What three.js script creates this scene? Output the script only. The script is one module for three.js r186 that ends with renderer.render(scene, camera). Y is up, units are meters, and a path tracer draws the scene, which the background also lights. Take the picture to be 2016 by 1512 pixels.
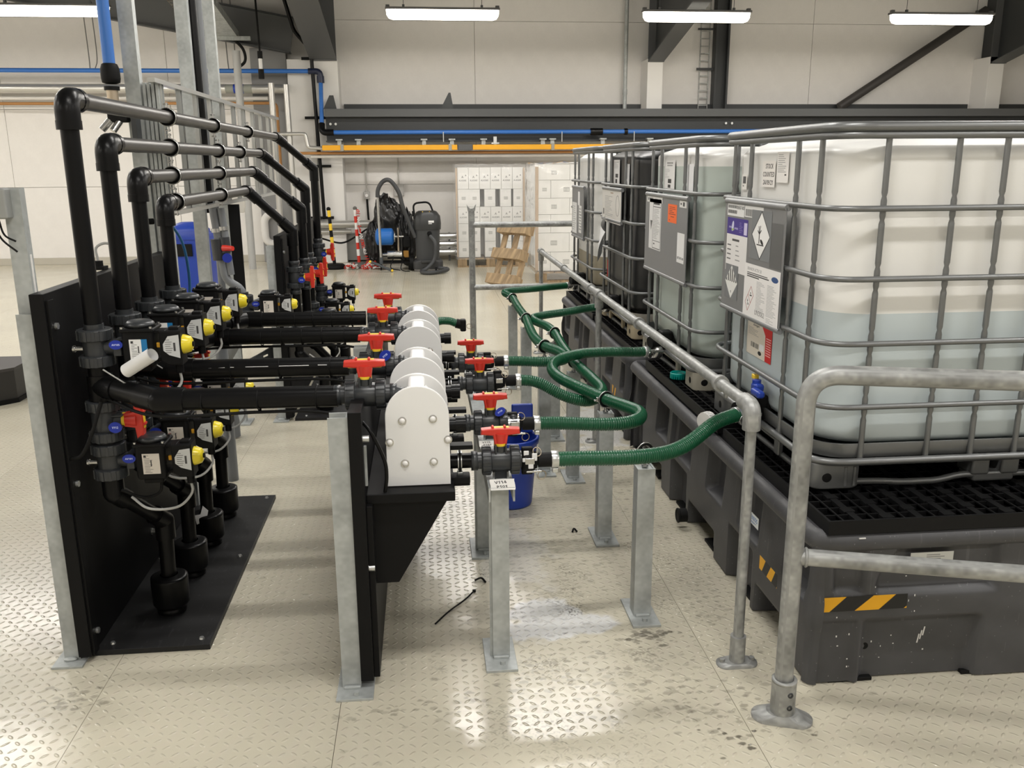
import * as THREE from 'three';
import { mergeGeometries } from 'three/addons/utils/BufferGeometryUtils.js';
import { RoundedBoxGeometry } from 'three/addons/geometries/RoundedBoxGeometry.js';
import { RectAreaLightUniformsLib } from 'three/addons/lights/RectAreaLightUniformsLib.js';

// ---------------------------------------------------------------- camera, light, exposure
const RAD = Math.PI / 180;
const scene = new THREE.Scene();
scene.background = new THREE.Color(0x0b0c0d);
const camera = new THREE.PerspectiveCamera(46.97, 2016 / 1512, 0.05, 80);
camera.position.set(0, 1.55, 0);
camera.rotation.order = 'YXZ';
camera.rotation.set(-14.04 * RAD, -5.59 * RAD, -0.36 * RAD);
scene.add(camera);
const renderer = new THREE.WebGLRenderer({ antialias: true });
renderer.toneMapping = THREE.LinearToneMapping;
renderer.toneMappingExposure = 2.2;
renderer.shadowMap.enabled = true;
RectAreaLightUniformsLib.init();
const LAMP_POWER = 36;               // radiance of each batten's luminous face
const LAMP_COLOR = 0xfffdfb;
const LAMP_ROWS = [-12.15, -9.5, -6.9, -4.3, -1.6, 1.2];
const LAMP_COLUMNS = [-7.9, -4.5, 0.33, 3.66, 7.05];

// ---------------------------------------------------------------- helpers
const V = (x, y, z) => new THREE.Vector3(x, y, z);
const P = (a) => (a.isVector3 ? a.clone() : V(a[0], a[1], a[2]));
function rng(seed) { let s = seed >>> 0; return () => { s = (s + 0x6d2b79f5) | 0; let t = Math.imul(s ^ (s >>> 15), 1 | s); t = (t + Math.imul(t ^ (t >>> 7), 61 | t)) ^ t; return ((t ^ (t >>> 14)) >>> 0) / 4294967296; }; }
const hash2 = (x, y, s) => { let h = Math.imul(x | 0, 374761393) + Math.imul(y | 0, 668265263) + Math.imul(s | 0, 974711); h = Math.imul(h ^ (h >>> 13), 1274126177); return ((h ^ (h >>> 16)) >>> 0) / 4294967296; };
function vnoise(x, y, s = 1, per = 0) {
  const xi = Math.floor(x), yi = Math.floor(y), fx = x - xi, fy = y - yi, u = fx * fx * (3 - 2 * fx), v = fy * fy * (3 - 2 * fy);
  const w = (k) => (per ? ((k % per) + per) % per : k);
  const a = hash2(w(xi), w(yi), s), b = hash2(w(xi + 1), w(yi), s), c = hash2(w(xi), w(yi + 1), s), d = hash2(w(xi + 1), w(yi + 1), s);
  return (a + (b - a) * u) * (1 - v) + (c + (d - c) * u) * v;
}
function fbm(x, y, oct = 4, s = 1, per = 0) { let a = 0, k = 0.5, f = 1, n = 0; for (let i = 0; i < oct; i++) { a += k * vnoise(x * f, y * f, s + i * 17, per ? per * f : 0); n += k; k *= 0.5; f *= 2; } return a / n; }
const clamp01 = (x) => Math.min(1, Math.max(0, x));
const smooth = (a, b, x) => { const t = clamp01((x - a) / (b - a)); return t * t * (3 - 2 * t); };

// geometry builders, all in world metres unless a thing is built around its own origin
function box(cx, cy, cz, w, h, d, r = 0) {
  const g = r > 0 ? new RoundedBoxGeometry(w, h, d, 2, Math.min(r, w / 2.01, h / 2.01, d / 2.01)) : new THREE.BoxGeometry(w, h, d);
  return g.translate(cx, cy, cz);
}
function span(x0, x1, y0, y1, z0, z1, r = 0) { return box((x0 + x1) / 2, (y0 + y1) / 2, (z0 + z1) / 2, Math.abs(x1 - x0), Math.abs(y1 - y0), Math.abs(z1 - z0), r); }
function orient(g, a, b) { const d = b.clone().sub(a), q = new THREE.Quaternion().setFromUnitVectors(V(0, 1, 0), d.clone().normalize()); return g.applyQuaternion(q).translate((a.x + b.x) / 2, (a.y + b.y) / 2, (a.z + b.z) / 2); }
function cyl(a, b, r, r2 = r, n = 18) { a = P(a); b = P(b); return orient(new THREE.CylinderGeometry(r2, r, a.distanceTo(b), n), a, b); }
function lathe(profile, n = 24) { return new THREE.LatheGeometry(profile.map(([r, y]) => new THREE.Vector2(Math.max(r, 1e-5), y)), n); }
function latheAt(profile, at, dir = [0, 1, 0], n = 24) { const q = new THREE.Quaternion().setFromUnitVectors(V(0, 1, 0), P(dir).normalize()); at = P(at); return lathe(profile, n).applyQuaternion(q).translate(at.x, at.y, at.z); }
function ball(c, r, n = 14, sx = 1, sy = 1, sz = 1) { c = P(c); return new THREE.SphereGeometry(r, n, Math.max(6, n * 0.6 | 0)).scale(sx, sy, sz).translate(c.x, c.y, c.z); }
function ring(c, dir, R, r, n = 24, m = 8) { const q = new THREE.Quaternion().setFromUnitVectors(V(0, 0, 1), P(dir).normalize()); c = P(c); return new THREE.TorusGeometry(R, r, m, n).applyQuaternion(q).translate(c.x, c.y, c.z); }
// rounded corners for a polyline
function rounded(points, rad, steps = 6, closed = false) {
  const p = points.map(P), out = [], n = p.length;
  for (let i = 0; i < n; i++) {
    if (!closed && (i === 0 || i === n - 1)) { out.push(p[i]); continue; }
    const a = p[(i + n - 1) % n], b = p[i], c = p[(i + 1) % n], u = a.clone().sub(b), w = c.clone().sub(b);
    const k = Math.min(rad, u.length() * 0.49, w.length() * 0.49); u.setLength(k); w.setLength(k);
    const s = b.clone().add(u), e = b.clone().add(w);
    for (let j = 0; j <= steps; j++) { const t = j / steps; out.push(s.clone().multiplyScalar((1 - t) * (1 - t)).addScaledVector(b, 2 * t * (1 - t)).addScaledVector(e, t * t)); }
  }
  return out;
}
function curve(points, n = 60, closed = false, tension = 0.5) { return new THREE.CatmullRomCurve3(points.map(P), closed, 'catmullrom', tension).getSpacedPoints(n); }
// tube swept along points with parallel-transported frames; r may be a function of (arc length, total)
function sweep(points, r, n = 12, closed = false, squash = 1) {
  const p = points.map(P).filter((q, i, a) => i === 0 || q.distanceTo(a[i - 1]) > 1e-6), N = p.length, T = [];
  for (let i = 0; i < N; i++) { const a = closed ? p[(i + N - 1) % N] : p[Math.max(0, i - 1)], b = closed ? p[(i + 1) % N] : p[Math.min(N - 1, i + 1)]; T.push(b.clone().sub(a).normalize()); }
  let nor = Math.abs(T[0].y) < 0.9 ? V(0, 1, 0) : V(1, 0, 0); nor.addScaledVector(T[0], -nor.dot(T[0])).normalize();
  const pos = [], idx = [], uv = [], L = [0]; for (let i = 1; i < N; i++) L.push(L[i - 1] + p[i].distanceTo(p[i - 1]));
  const rows = closed ? N + 1 : N;
  for (let i = 0; i < rows; i++) {
    const k = i % N; if (i > 0) { nor = nor.clone().addScaledVector(T[k], -nor.dot(T[k])).normalize(); }
    const bin = T[k].clone().cross(nor), rr = typeof r === 'function' ? r(L[k], L[N - 1]) : r;
    for (let j = 0; j <= n; j++) { const a = (j / n) * Math.PI * 2, c = Math.cos(a) * rr * squash, s = Math.sin(a) * rr; pos.push(p[k].x + nor.x * c + bin.x * s, p[k].y + nor.y * c + bin.y * s, p[k].z + nor.z * c + bin.z * s); uv.push(L[k], (j / n) * rr * 6.283); }
  }
  for (let i = 0; i < rows - 1; i++) for (let j = 0; j < n; j++) { const a = i * (n + 1) + j, b = a + n + 1; idx.push(a, b, a + 1, b, b + 1, a + 1); }
  if (!closed) for (const [row, flip] of [[0, 0], [rows - 1, 1]]) {
    const c = pos.length / 3, k = row % N; pos.push(p[k].x, p[k].y, p[k].z); uv.push(0, 0); const base = pos.length / 3;
    for (let j = 0; j <= n; j++) { const a = (row * (n + 1) + j) * 3; pos.push(pos[a], pos[a + 1], pos[a + 2]); uv.push(0, 0); }
    for (let j = 0; j < n; j++) flip ? idx.push(c, base + j + 1, base + j) : idx.push(c, base + j, base + j + 1);
  }
  const g = new THREE.BufferGeometry(); g.setAttribute('position', new THREE.Float32BufferAttribute(pos, 3)); g.setAttribute('uv', new THREE.Float32BufferAttribute(uv, 2)); g.setIndex(idx);
  // winding check is not needed: both sides are drawn; normals outward
  g.computeVertexNormals(); return g;
}
function pipe(points, r, bend = r * 1.6, n = 16) { return sweep(rounded(points, bend, 7), r, n); }
function prism(outline, depth, bevel = 0) { // outline in xy, extruded from z=0 to z=depth
  const s = new THREE.Shape(outline.map(([x, y]) => new THREE.Vector2(x, y)));
  return new THREE.ExtrudeGeometry(s, { depth: depth - 2 * bevel, bevelEnabled: bevel > 0, bevelThickness: bevel, bevelSize: bevel, bevelOffset: -bevel, bevelSegments: 2, curveSegments: 16 }).translate(0, 0, bevel);
}
// rounded-rectangle outline in xz
function rr(w, d, r, seg = 5) { const o = []; for (let q = 0; q < 4; q++) for (let i = 0; i <= seg; i++) { const a = (q + i / seg) * Math.PI / 2, sx = [1, -1, -1, 1][q], sz = [1, 1, -1, -1][q]; o.push([sx * (w / 2 - r) + r * Math.cos(a), sz * (d / 2 - r) + r * Math.sin(a)]); } return o; }
// loft of rounded rectangles: levels [y, w, d, r]
function loft(levels, seg = 5, capTop = true, capBottom = true) {
  const pos = [], idx = [], uv = [], K = (seg + 1) * 4;
  for (const [y, w, d, r] of levels) { const o = rr(w, d, r, seg); for (let j = 0; j <= K; j++) { const [x, z] = o[j % K]; pos.push(x, y, z); uv.push(x + z, y); } }
  for (let i = 0; i < levels.length - 1; i++) for (let j = 0; j < K; j++) { const a = i * (K + 1) + j, b = a + K + 1; idx.push(a, b, a + 1, b, b + 1, a + 1); }
  for (const [on, row, flip] of [[capBottom, 0, 1], [capTop, levels.length - 1, 0]]) if (on) {
    const base = pos.length / 3, y = levels[row][0]; pos.push(0, y, 0); uv.push(0, 0);
    for (let j = 0; j <= K; j++) { const a = (row * (K + 1) + j) * 3; pos.push(pos[a], pos[a + 1], pos[a + 2]); uv.push(pos[a], pos[a + 2]); }
    for (let j = 1; j <= K; j++) flip ? idx.push(base, base + j, base + j + 1) : idx.push(base, base + j + 1, base + j);
  }
  const g = new THREE.BufferGeometry(); g.setAttribute('position', new THREE.Float32BufferAttribute(pos, 3)); g.setAttribute('uv', new THREE.Float32BufferAttribute(uv, 2)); g.setIndex(idx); g.computeVertexNormals(); return g;
}
function flatUV(g) { // uv in metres by box projection
  const p = g.attributes.position, n = g.attributes.normal, uv = new Float32Array(p.count * 2);
  for (let i = 0; i < p.count; i++) {
    const ax = Math.abs(n.getX(i)), ay = Math.abs(n.getY(i)), az = Math.abs(n.getZ(i));
    if (ay >= ax && ay >= az) { uv[2 * i] = p.getX(i); uv[2 * i + 1] = p.getZ(i); } else if (ax >= az) { uv[2 * i] = p.getZ(i); uv[2 * i + 1] = p.getY(i); } else { uv[2 * i] = p.getX(i); uv[2 * i + 1] = p.getY(i); }
  }
  g.setAttribute('uv', new THREE.BufferAttribute(uv, 2)); return g;
}
function join(list) {
  const flat = list.flat(9).filter(Boolean).map((g) => { const k = g.index ? g.toNonIndexed() : g.clone(); for (const a of Object.keys(k.attributes)) if (!['position', 'normal', 'uv'].includes(a)) k.deleteAttribute(a); if (!k.attributes.normal) k.computeVertexNormals(); return k; });
  return flat.length === 1 ? flat[0] : mergeGeometries(flat);
}
const used = {};
function numbered(name) { const k = used[name] = (used[name] ?? -1) + 1; return k ? `${name}_${String(k).padStart(3, '0')}` : name; }
function tag(o, label, category, group) { o.userData.label = label; o.userData.category = category; if (group) o.userData.group = group; else delete o.userData.group; return o; }
function thing(name, label, category, at = [0, 0, 0], group) {
  const o = new THREE.Group(); o.name = numbered(name); o.position.set(...at); tag(o, label, category, group); scene.add(o); return o;
}
const origin = new THREE.Vector3();
// a part of a thing; shapes are given in world coordinates unless local is set
function part(parent, name, list, mat, { label, local = false, keepUV = false } = {}) {
  let g = join([list]); if (!keepUV) flatUV(g);
  if (!local) { origin.set(0, 0, 0); for (let q = parent; q && q !== scene; q = q.parent) origin.add(q.position); g.translate(-origin.x, -origin.y, -origin.z); }
  const m = new THREE.Mesh(g, mat); m.name = name; m.castShadow = m.receiveShadow = true; if (label) m.userData.label = label; parent.add(m); return m;
}
function single(name, label, category, list, mat, group, opt = {}) { // a thing that is one mesh
  let g = join([list]); if (!opt.keepUV) flatUV(g);
  const bb = new THREE.Box3().setFromBufferAttribute(g.attributes.position), c = bb.getCenter(V()); g.translate(-c.x, -bb.min.y, -c.z);
  const m = new THREE.Mesh(g, mat); m.name = numbered(name); m.position.set(c.x, bb.min.y, c.z); m.castShadow = m.receiveShadow = true; tag(m, label, category, group); scene.add(m); return m;
}
function structure(name, list, mat, opt = {}) {
  let g = join([list]); if (!opt.keepUV) flatUV(g);
  const m = new THREE.Mesh(g, mat); m.name = numbered(name); m.userData.kind = 'structure'; if (opt.label) m.userData.label = opt.label; m.castShadow = m.receiveShadow = true; scene.add(m); return m;
}
function copy(root, at, label, { turn, rot, group } = {}) {
  const c = root.clone(); c.name = numbered(root.name.replace(/_\d{3}$/, '')); c.position.set(...at); if (turn !== undefined) c.rotation.y = turn; if (rot) c.rotation.set(...rot);
  c.userData = { ...root.userData, label }; if (group) c.userData.group = group; scene.add(c); return c;
}
function each(parent, name, list, mat, opt) { return list.map((g) => part(parent, name, g, mat, opt)); }
// vertical folded channel: web facing +z (open to the back) or facing +x (open to the left)
function channel(x0, x1, y0, y1, zf, depth, t = 0.006, open = 'back') {
  const o = open === 'back' ? [[x0, -zf], [x1, -zf], [x1, -zf + depth], [x1 - t, -zf + depth], [x1 - t, -zf + t], [x0 + t, -zf + t], [x0 + t, -zf + depth], [x0, -zf + depth]]
    : [[x0, -zf], [x1, -zf], [x1, -zf + depth], [x0, -zf + depth], [x0, -zf + depth - t], [x1 - t, -zf + depth - t], [x1 - t, -zf + t], [x0, -zf + t]];
  return prism(o, y1 - y0).rotateX(-Math.PI / 2).translate(0, y0, 0);
}
const ORD = ['nearest', 'second nearest', 'third nearest', 'farthest'];

// ---------------------------------------------------------------- textures and materials
function dataTex(w, h, fn, srgb = true, repeat = 1) {
  const d = new Uint8Array(w * h * 4);
  for (let y = 0; y < h; y++) for (let x = 0; x < w; x++) { const c = fn(x, y), i = (y * w + x) * 4; d[i] = c[0]; d[i + 1] = c[1]; d[i + 2] = c[2]; d[i + 3] = 255; }
  const t = new THREE.DataTexture(d, w, h); t.wrapS = t.wrapT = THREE.RepeatWrapping; t.magFilter = THREE.LinearFilter; t.minFilter = THREE.LinearMipmapLinearFilter; t.generateMipmaps = true;
  if (srgb) t.colorSpace = THREE.SRGBColorSpace; t.repeat.set(repeat, repeat); t.needsUpdate = true; return t;
}
function canvasTex(w, h, draw) { const c = document.createElement('canvas'); c.width = w; c.height = h; const x = c.getContext('2d'); draw(x, w, h); const t = new THREE.CanvasTexture(c); t.colorSpace = THREE.SRGBColorSpace; t.anisotropy = 8; return t; }
const std = (color, roughness, metalness = 0, more = {}) => new THREE.MeshStandardMaterial({ color, roughness, metalness, ...more });
const matte = (color, roughness) => new THREE.MeshPhysicalMaterial({ color, roughness, specularIntensity: 0.36 });
const lin = (r, g, b) => new THREE.Color().setRGB(r, g, b);
// mottled zinc spangle, tile 0.5 m
function mottled(base, amp, seed, per = 8, size = 256) {
  return dataTex(size, size, (x, y) => { const u = x / size * per, v = y / size * per; const n = fbm(u, v, 4, seed, per) - 0.5, s = vnoise(u * 6, v * 6, seed + 5, per * 6) - 0.5; const k = 1 + amp * (1.6 * n + 0.5 * s); return base.map((b) => Math.max(0, Math.min(255, b * k))); }, true, 2);
}
const zincMap = mottled([176, 180, 179], 0.15, 11), pipeZincMap = mottled([152, 153, 151], 0.34, 23, 8);
const whiteStreak = mottled([235, 232, 228], 0.014, 31, 4);
const M = {
  zinc: std(0xffffff, 0.5, 0.3, { map: zincMap }),
  tube: std(0xffffff, 0.46, 0.4, { map: pipeZincMap }),
  brightZinc: std(lin(0.62, 0.63, 0.62), 0.3, 0.85),
  cage: std(lin(0.2, 0.205, 0.205), 0.4, 0.65),
  steel: std(lin(0.55, 0.55, 0.54), 0.25, 0.95),
  hdpe: matte(lin(0.005, 0.005, 0.0053), 0.5),
  pipeBlack: matte(lin(0.0055, 0.0055, 0.0058), 0.3),
  pipeGrey: std(lin(0.05, 0.047, 0.044), 0.36),
  rubber: matte(lin(0.007, 0.007, 0.007), 0.6),
  pvc: std(lin(0.032, 0.035, 0.038), 0.33),
  pvcLight: std(lin(0.17, 0.18, 0.19), 0.4),
  red: std(lin(0.62, 0.035, 0.02), 0.35),
  yellow: std(lin(0.86, 0.58, 0.035), 0.35),
  yellowDome: std(lin(0.82, 0.66, 0.03), 0.25),
  white: std(lin(0.82, 0.81, 0.79), 0.38),
  guard: std(lin(0.84, 0.84, 0.83), 0.42),
  paper: std(lin(0.78, 0.78, 0.78), 0.7),
  blue: std(lin(0.015, 0.05, 0.36), 0.35),
  blueTag: std(lin(0.01, 0.03, 0.36), 0.4),
  bluePipe: std(lin(0.035, 0.16, 0.52), 0.4),
  hose: std(lin(0.006, 0.085, 0.036), 0.3),
  wall: std(0xffffff, 0.75, 0, { map: whiteStreak }),
  column: std(lin(0.78, 0.765, 0.74), 0.6),
  darkSteel: std(lin(0.036, 0.039, 0.041), 0.5),
  midSteel: std(lin(0.095, 0.098, 0.1), 0.55),
  roof: std(lin(0.16, 0.165, 0.165), 0.8),
  crane: std(lin(0.88, 0.42, 0.012), 0.45),
  copper: std(lin(0.42, 0.2, 0.06), 0.5),
  lag: std(lin(0.62, 0.61, 0.58), 0.32, 0.7),
  whitePipe: std(lin(0.72, 0.70, 0.66), 0.5),
  bund: std(lin(0.07, 0.071, 0.075), 0.48),
  grate: matte(lin(0.007, 0.007, 0.0075), 0.45),
  bottleWhite: std(lin(0.80, 0.795, 0.765), 0.35),
  wood: std(0xffffff, 0.75, 0, { map: dataTex(128, 256, (x, y) => { const n = fbm(x / 128 * 12, y / 256 * 2, 4, 77), k = 0.72 + 0.5 * n; return [162 * k, 139 * k, 108 * k]; }, true, 3) }),
  vacuum: std(lin(0.042, 0.044, 0.046), 0.5),
  bag: std(lin(0.012, 0.012, 0.012), 0.28),
  chainRed: std(lin(0.5, 0.02, 0.02), 0.5),
  teal: std(lin(0.0, 0.3, 0.26), 0.35),
  orange: std(lin(0.75, 0.12, 0.02), 0.6),
  maroon: std(lin(0.22, 0.012, 0.012), 0.45),
  cableGrey: std(lin(0.42, 0.42, 0.4), 0.5),
  brass: std(lin(0.5, 0.42, 0.32), 0.35, 0.8),
  glow: new THREE.MeshStandardMaterial({ color: 0xffffff, emissive: 0xfff6e6, emissiveIntensity: 6, roughness: 0.6 }),
};

// ---------------------------------------------------------------- the room
const FX0 = -2.2, FZ0 = -6.4, FS = 5.2;   // the stretch of floor near the pipework that has its own stain map
const spots = []; { const r = rng(5); 
  const put = (x, z, sx, sz, n, a) => { for (let i = 0; i < n; i++) spots.push([x + (r() + r() + r() - 1.5) * sx, z + (r() + r() + r() - 1.5) * sz, 0.004 + r() * 0.009, a * (0.5 + 0.5 * r())]); };
  put(0.72, -2.62, 0.09, 0.07, 46, 0.8); put(0.5, -2.4, 0.5, 0.22, 190, 0.42); put(0.82, -2.2, 0.3, 0.16, 70, 0.45); put(0.5, -3.3, 0.3, 0.6, 260, 0.3);
  put(0.35, -2.85, 0.5, 0.2, 90, 0.28); put(-0.05, -2.3, 0.25, 0.05, 30, 0.4); put(-1.1, -2.45, 0.1, 0.08, 40, 0.45); put(0.98, -2.9, 0.12, 0.3, 60, 0.4);
  put(0.85, -2.05, 0.25, 0.08, 12, 0.95); put(0.0, -3.0, 1.4, 1.0, 120, 0.25); put(0.9, -3.9, 0.12, 0.6, 90, 0.4); }
function stainTex() {
  const N = 2048, a = new Float32Array(N * N), dark = new Float32Array(N * N);
  for (const [sx, sz, rad, s] of spots) {
    const px = (sx - FX0) / FS * N, pz = (sz - FZ0) / FS * N, R = rad / FS * N * 1.6;
    for (let y = Math.max(0, pz - R | 0); y < Math.min(N, pz + R + 1); y++) for (let x = Math.max(0, px - R | 0); x < Math.min(N, px + R + 1); x++) {
      const d = Math.hypot((x - px) / R, (y - pz) / (R * 0.6)) + (vnoise(x * 0.4, y * 0.4, 9) - 0.5) * 0.6; if (d < 1) dark[y * N + x] = Math.max(dark[y * N + x], s * smooth(1, 0.5, d));
    }
  }
  const blobs = [[0.38, -2.78, 0.17, 0.14], [0.53, -2.74, 0.1, 0.08], [0.98, -5.0, 0.2, 0.5], [0.82, -4.45, 0.12, 0.3], [0.34, -3.3, 0.2, 0.28]];
  const d = new Uint8Array(N * N * 4);
  for (let y = 0; y < N; y++) for (let x = 0; x < N; x++) {
    const wx = FX0 + x / N * FS, wz = FZ0 + y / N * FS, i = y * N + x;
    const n = fbm(wx * 2.2, wz * 2.2, 3, 3), m = vnoise(wx * 130, wz * 130, 4);
    let c = [0.585, 0.545, 0.435].map((k) => k * (0.93 + 0.14 * n));
    let w = 0;
    for (let b = 0; b < blobs.length; b++) { const [bx, bz, ba, bb] = blobs[b], q = Math.hypot((wx - bx) / ba, (wz - bz) / bb); if (q < 1.7) w = Math.max(w, smooth(0.05, 0.35, 1.0 - q + (fbm(wx * 9, wz * 9, 4, 40 + b) - 0.5) * 1.5) * (b < 2 ? 1.0 : b === 4 ? 0.35 : 0.75)); }
    w *= 0.8 + 0.2 * smooth(0.25, 0.6, m); c = c.map((k, j) => k + ([0.74, 0.74, 0.73][j] - k) * w);
    const g = smooth(0.52, 0.78, fbm(wx * 6 + 3, wz * 6, 4, 60)) * smooth(0.55, 0.85, vnoise(wx * 190, wz * 190, 8)) * smooth(1.1, 0.2, Math.hypot((wx - 0.55) / 0.9, (wz + 3.0) / 1.3));
    const s = Math.max(dark[i], 0.8 * g); c = c.map((k, j) => k * (1 - s) + [0.07, 0.06, 0.045][j] * s);
    const toS = (v) => 255 * (v <= 0.0031308 ? v * 12.92 : 1.055 * Math.pow(v, 1 / 2.4) - 0.055);
    d[i * 4] = toS(c[0]); d[i * 4 + 1] = toS(c[1]); d[i * 4 + 2] = toS(c[2]); d[i * 4 + 3] = 255;
  }
  const t = new THREE.DataTexture(d, N, N); t.colorSpace = THREE.SRGBColorSpace; t.wrapS = t.wrapT = THREE.ClampToEdgeWrapping; t.magFilter = THREE.LinearFilter; t.minFilter = THREE.LinearMipmapLinearFilter; t.generateMipmaps = true; t.needsUpdate = true; return t;
}
const lozenge = dataTex(512, 512, (x, y) => { // pressed tread pattern, tile 0.128 m
  const u = x / 512 * 4, v = y / 512 * 4, i = Math.floor(u), j = Math.floor(v), fx = u - i - 0.5, fy = v - j - 0.5, s = (i + j) & 1 ? 1 : -1;
  const a = (fx + s * fy) * 0.7071, b = (fx - s * fy) * 0.7071, q = Math.hypot(a / 0.46, b / 0.17); const h = 205 * smooth(1.0, 0.3, q) + 50 * fbm(x / 512 * 4, y / 512 * 4, 3, 13, 4); return [h, h, h];
}, false, FS / 0.128);
const floorWear = dataTex(512, 512, (x, y) => { const n = fbm(x / 512 * 8, y / 512 * 8, 4, 91, 8), k = 80 + 70 * n; return [k, k, k]; }, false, 2);
const floorNear = new THREE.MeshStandardMaterial({ map: stainTex(), roughness: 0.4, roughnessMap: floorWear, bumpMap: lozenge, bumpScale: 0.0022 });
const floorFar = new THREE.MeshStandardMaterial({ roughness: 0.4, roughnessMap: floorWear, bumpMap: lozenge, bumpScale: 0.0013, map: dataTex(512, 512, (x, y) => { const n = fbm(x / 512 * 8, y / 512 * 8, 4, 3, 8), f = vnoise(x / 2, y / 2, 5); const k = 0.965 + 0.06 * n + (f > 0.985 ? -0.12 : 0); return [202 * k, 196 * k, 177 * k]; }) });
const floor = structure('floor', span(-9.2, 12.2, -0.25, -0.012, -15.3, 5.3), std(lin(0.3, 0.27, 0.21), 0.8));
{
  const xs = [-9, -7, -5.8, -4.6, -3.4, FX0, -1.015, -0.285, 0.87, 2.0, 3.0, 4.2, 5.4, 6.6, 7.8, 10, 12], zs = [5.2, 1.6, -1.2, FZ0, -8.8, -11.2, -13.2, -15];
  for (let i = 0; i < xs.length - 1; i++) for (let j = 0; j < zs.length - 1; j++) {
    const near = xs[i] >= FX0 && xs[i + 1] <= 3.0 && j === 2, g = span(xs[i] + 0.0008, xs[i + 1] - 0.0008, -0.012, 0, zs[j + 1] + 0.0008, zs[j] - 0.0008);
    const p = g.attributes.position, uv = g.attributes.uv; for (let k = 0; k < p.count; k++) uv.setXY(k, (p.getX(k) - FX0) / FS, (p.getZ(k) - FZ0) / FS);
    part(floor, 'floor_plate', g, near ? floorNear : floorFar, { keepUV: true });
  }
}
const wallBack = structure('wall_back', span(-9.2, 12.2, -0.2, 5.6, -15.35, -15.03), M.column);
{ // painted wall boards with fine joints
  const xs = [-9, -6.4, -3.9, -1.62, 0.9, 3.75, 6.5, 9.48, 12], ys = [0, 1.22, 2.4, 3.74, 5.5];
  for (let i = 0; i < xs.length - 1; i++) for (let j = 0; j < ys.length - 1; j++) part(wallBack, 'wall_board', span(xs[i] + 0.003, xs[i + 1] - 0.003, ys[j] + 0.003, ys[j + 1] - 0.003, -15.03, -15, 0.002), M.wall);
}
structure('wall_left', span(-9.3, -9, -0.2, 5.6, -15.3, 5.3), M.wall);
structure('wall_right', span(12, 12.3, -0.2, 5.6, -15.3, 5.3), M.wall);
structure('wall_front', span(-9.3, 12.3, -0.2, 5.9, 5.2, 5.5), M.wall);
structure('baseboard_back', span(-9, 12, 0, 0.11, -15.0, -14.975, 0.004), std(lin(0.5, 0.47, 0.4), 0.5));
const roofY = (z) => 4.3 + (z + 15) * 0.06;
{ const g = new THREE.BoxGeometry(21.6, 0.2, 20.8).rotateX(-Math.atan(0.06)).translate(1.5, (roofY(-15.2) + roofY(5.4)) / 2 + 0.1, -4.9); structure('ceiling', g, M.roof); }
structure('trim_1', [span(-1.2, 3.62, 2.40, 2.475, -15, -14.93), span(3.9, 9.3, 2.40, 2.475, -15, -14.93), span(9.7, 12, 2.40, 2.475, -15, -14.93)], M.darkSteel, { label: 'dark horizontal rail along the back wall' });
// portal frames: white lower columns, dark haunched rafters
const colA = structure('column', [span(-2.02, -1.64, 0, 3.12, -15, -14.66, 0.006), span(-1.625, -1.24, 0, 3.12, -15, -14.6, 0.006)], M.column);
structure('column', [span(3.62, 3.87, 0, 3.14, -15, -14.55, 0.006)], M.column);
structure('column', [span(9.36, 9.62, 0, 3.2, -15, -14.55, 0.006)], M.column);
for (const [x, w] of [[-1.45, 0.4], [3.75, 0.25], [9.5, 0.25]]) {
  const web = prism([[15, 3.1], [14.55, 3.1], [11.3, 3.82], [-5, 5.0], [-5, roofY(5) - 0.02], [15, roofY(-15) - 0.02]], 0.02).rotateY(Math.PI / 2).translate(x - 0.01, 0, 0).applyMatrix4(new THREE.Matrix4().makeScale(1, 1, 1));
  const flange = (z0, y0, z1, y1) => { const L = Math.hypot(z1 - z0, y1 - y0), a = Math.atan2(y1 - y0, z1 - z0); return new THREE.BoxGeometry(w, 0.02, L).rotateX(-a).translate(x, (y0 + y1) / 2, (z0 + z1) / 2); };
  const raf = structure('rafter', [web], M.darkSteel);
  part(raf, 'flange', [flange(-15, 3.1, -14.5, 3.1), flange(-14.55, 3.1, -11.3, 3.82), flange(-11.3, 3.82, 5, 5.0), span(x - w / 2, x + w / 2, 3.1, roofY(-15), -14.57, -14.55)], M.midSteel);
}
{ // raking beam along the left wall and purlins under the roof
  const a = V(-6.4, 4.25, -14.6), b = V(-1.9, 3.45, -14.6), L = a.distanceTo(b), ang = Math.atan2(b.y - a.y, b.x - a.x), mid = a.clone().add(b).multiplyScalar(0.5);
  const put = (w, h, d, oy) => new THREE.BoxGeometry(w, h, d).translate(0, oy, 0).rotateZ(ang).translate(mid.x, mid.y, mid.z);
  const s = structure('beam', put(L, 0.5, 0.02, 0), M.midSteel); part(s, 'flange', [put(L, 0.02, 0.2, 0.25), put(L, 0.02, 0.2, -0.25)], M.darkSteel);
  for (const z of [-13.6, -12.0, -10.4, -8.8, -7.2, -5.6]) structure('purlin', span(-9, 12, roofY(z) - 0.2, roofY(z) - 0.01, z - 0.03, z + 0.03), M.midSteel);
  structure('brace', cyl([6.95, 2.42, -14.78], [9.35, 3.95, -14.78], 0.07), std(lin(0.05, 0.045, 0.042), 0.55), { label: 'dark diagonal wall brace' });
  structure('stanchion', [span(4.8, 4.83, 2.4, 4.9, -14.98, -14.8), span(5.0, 5.03, 2.4, 4.9, -14.98, -14.8), span(4.83, 5.0, 2.4, 4.9, -14.92, -14.9)], M.darkSteel);
}
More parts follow.
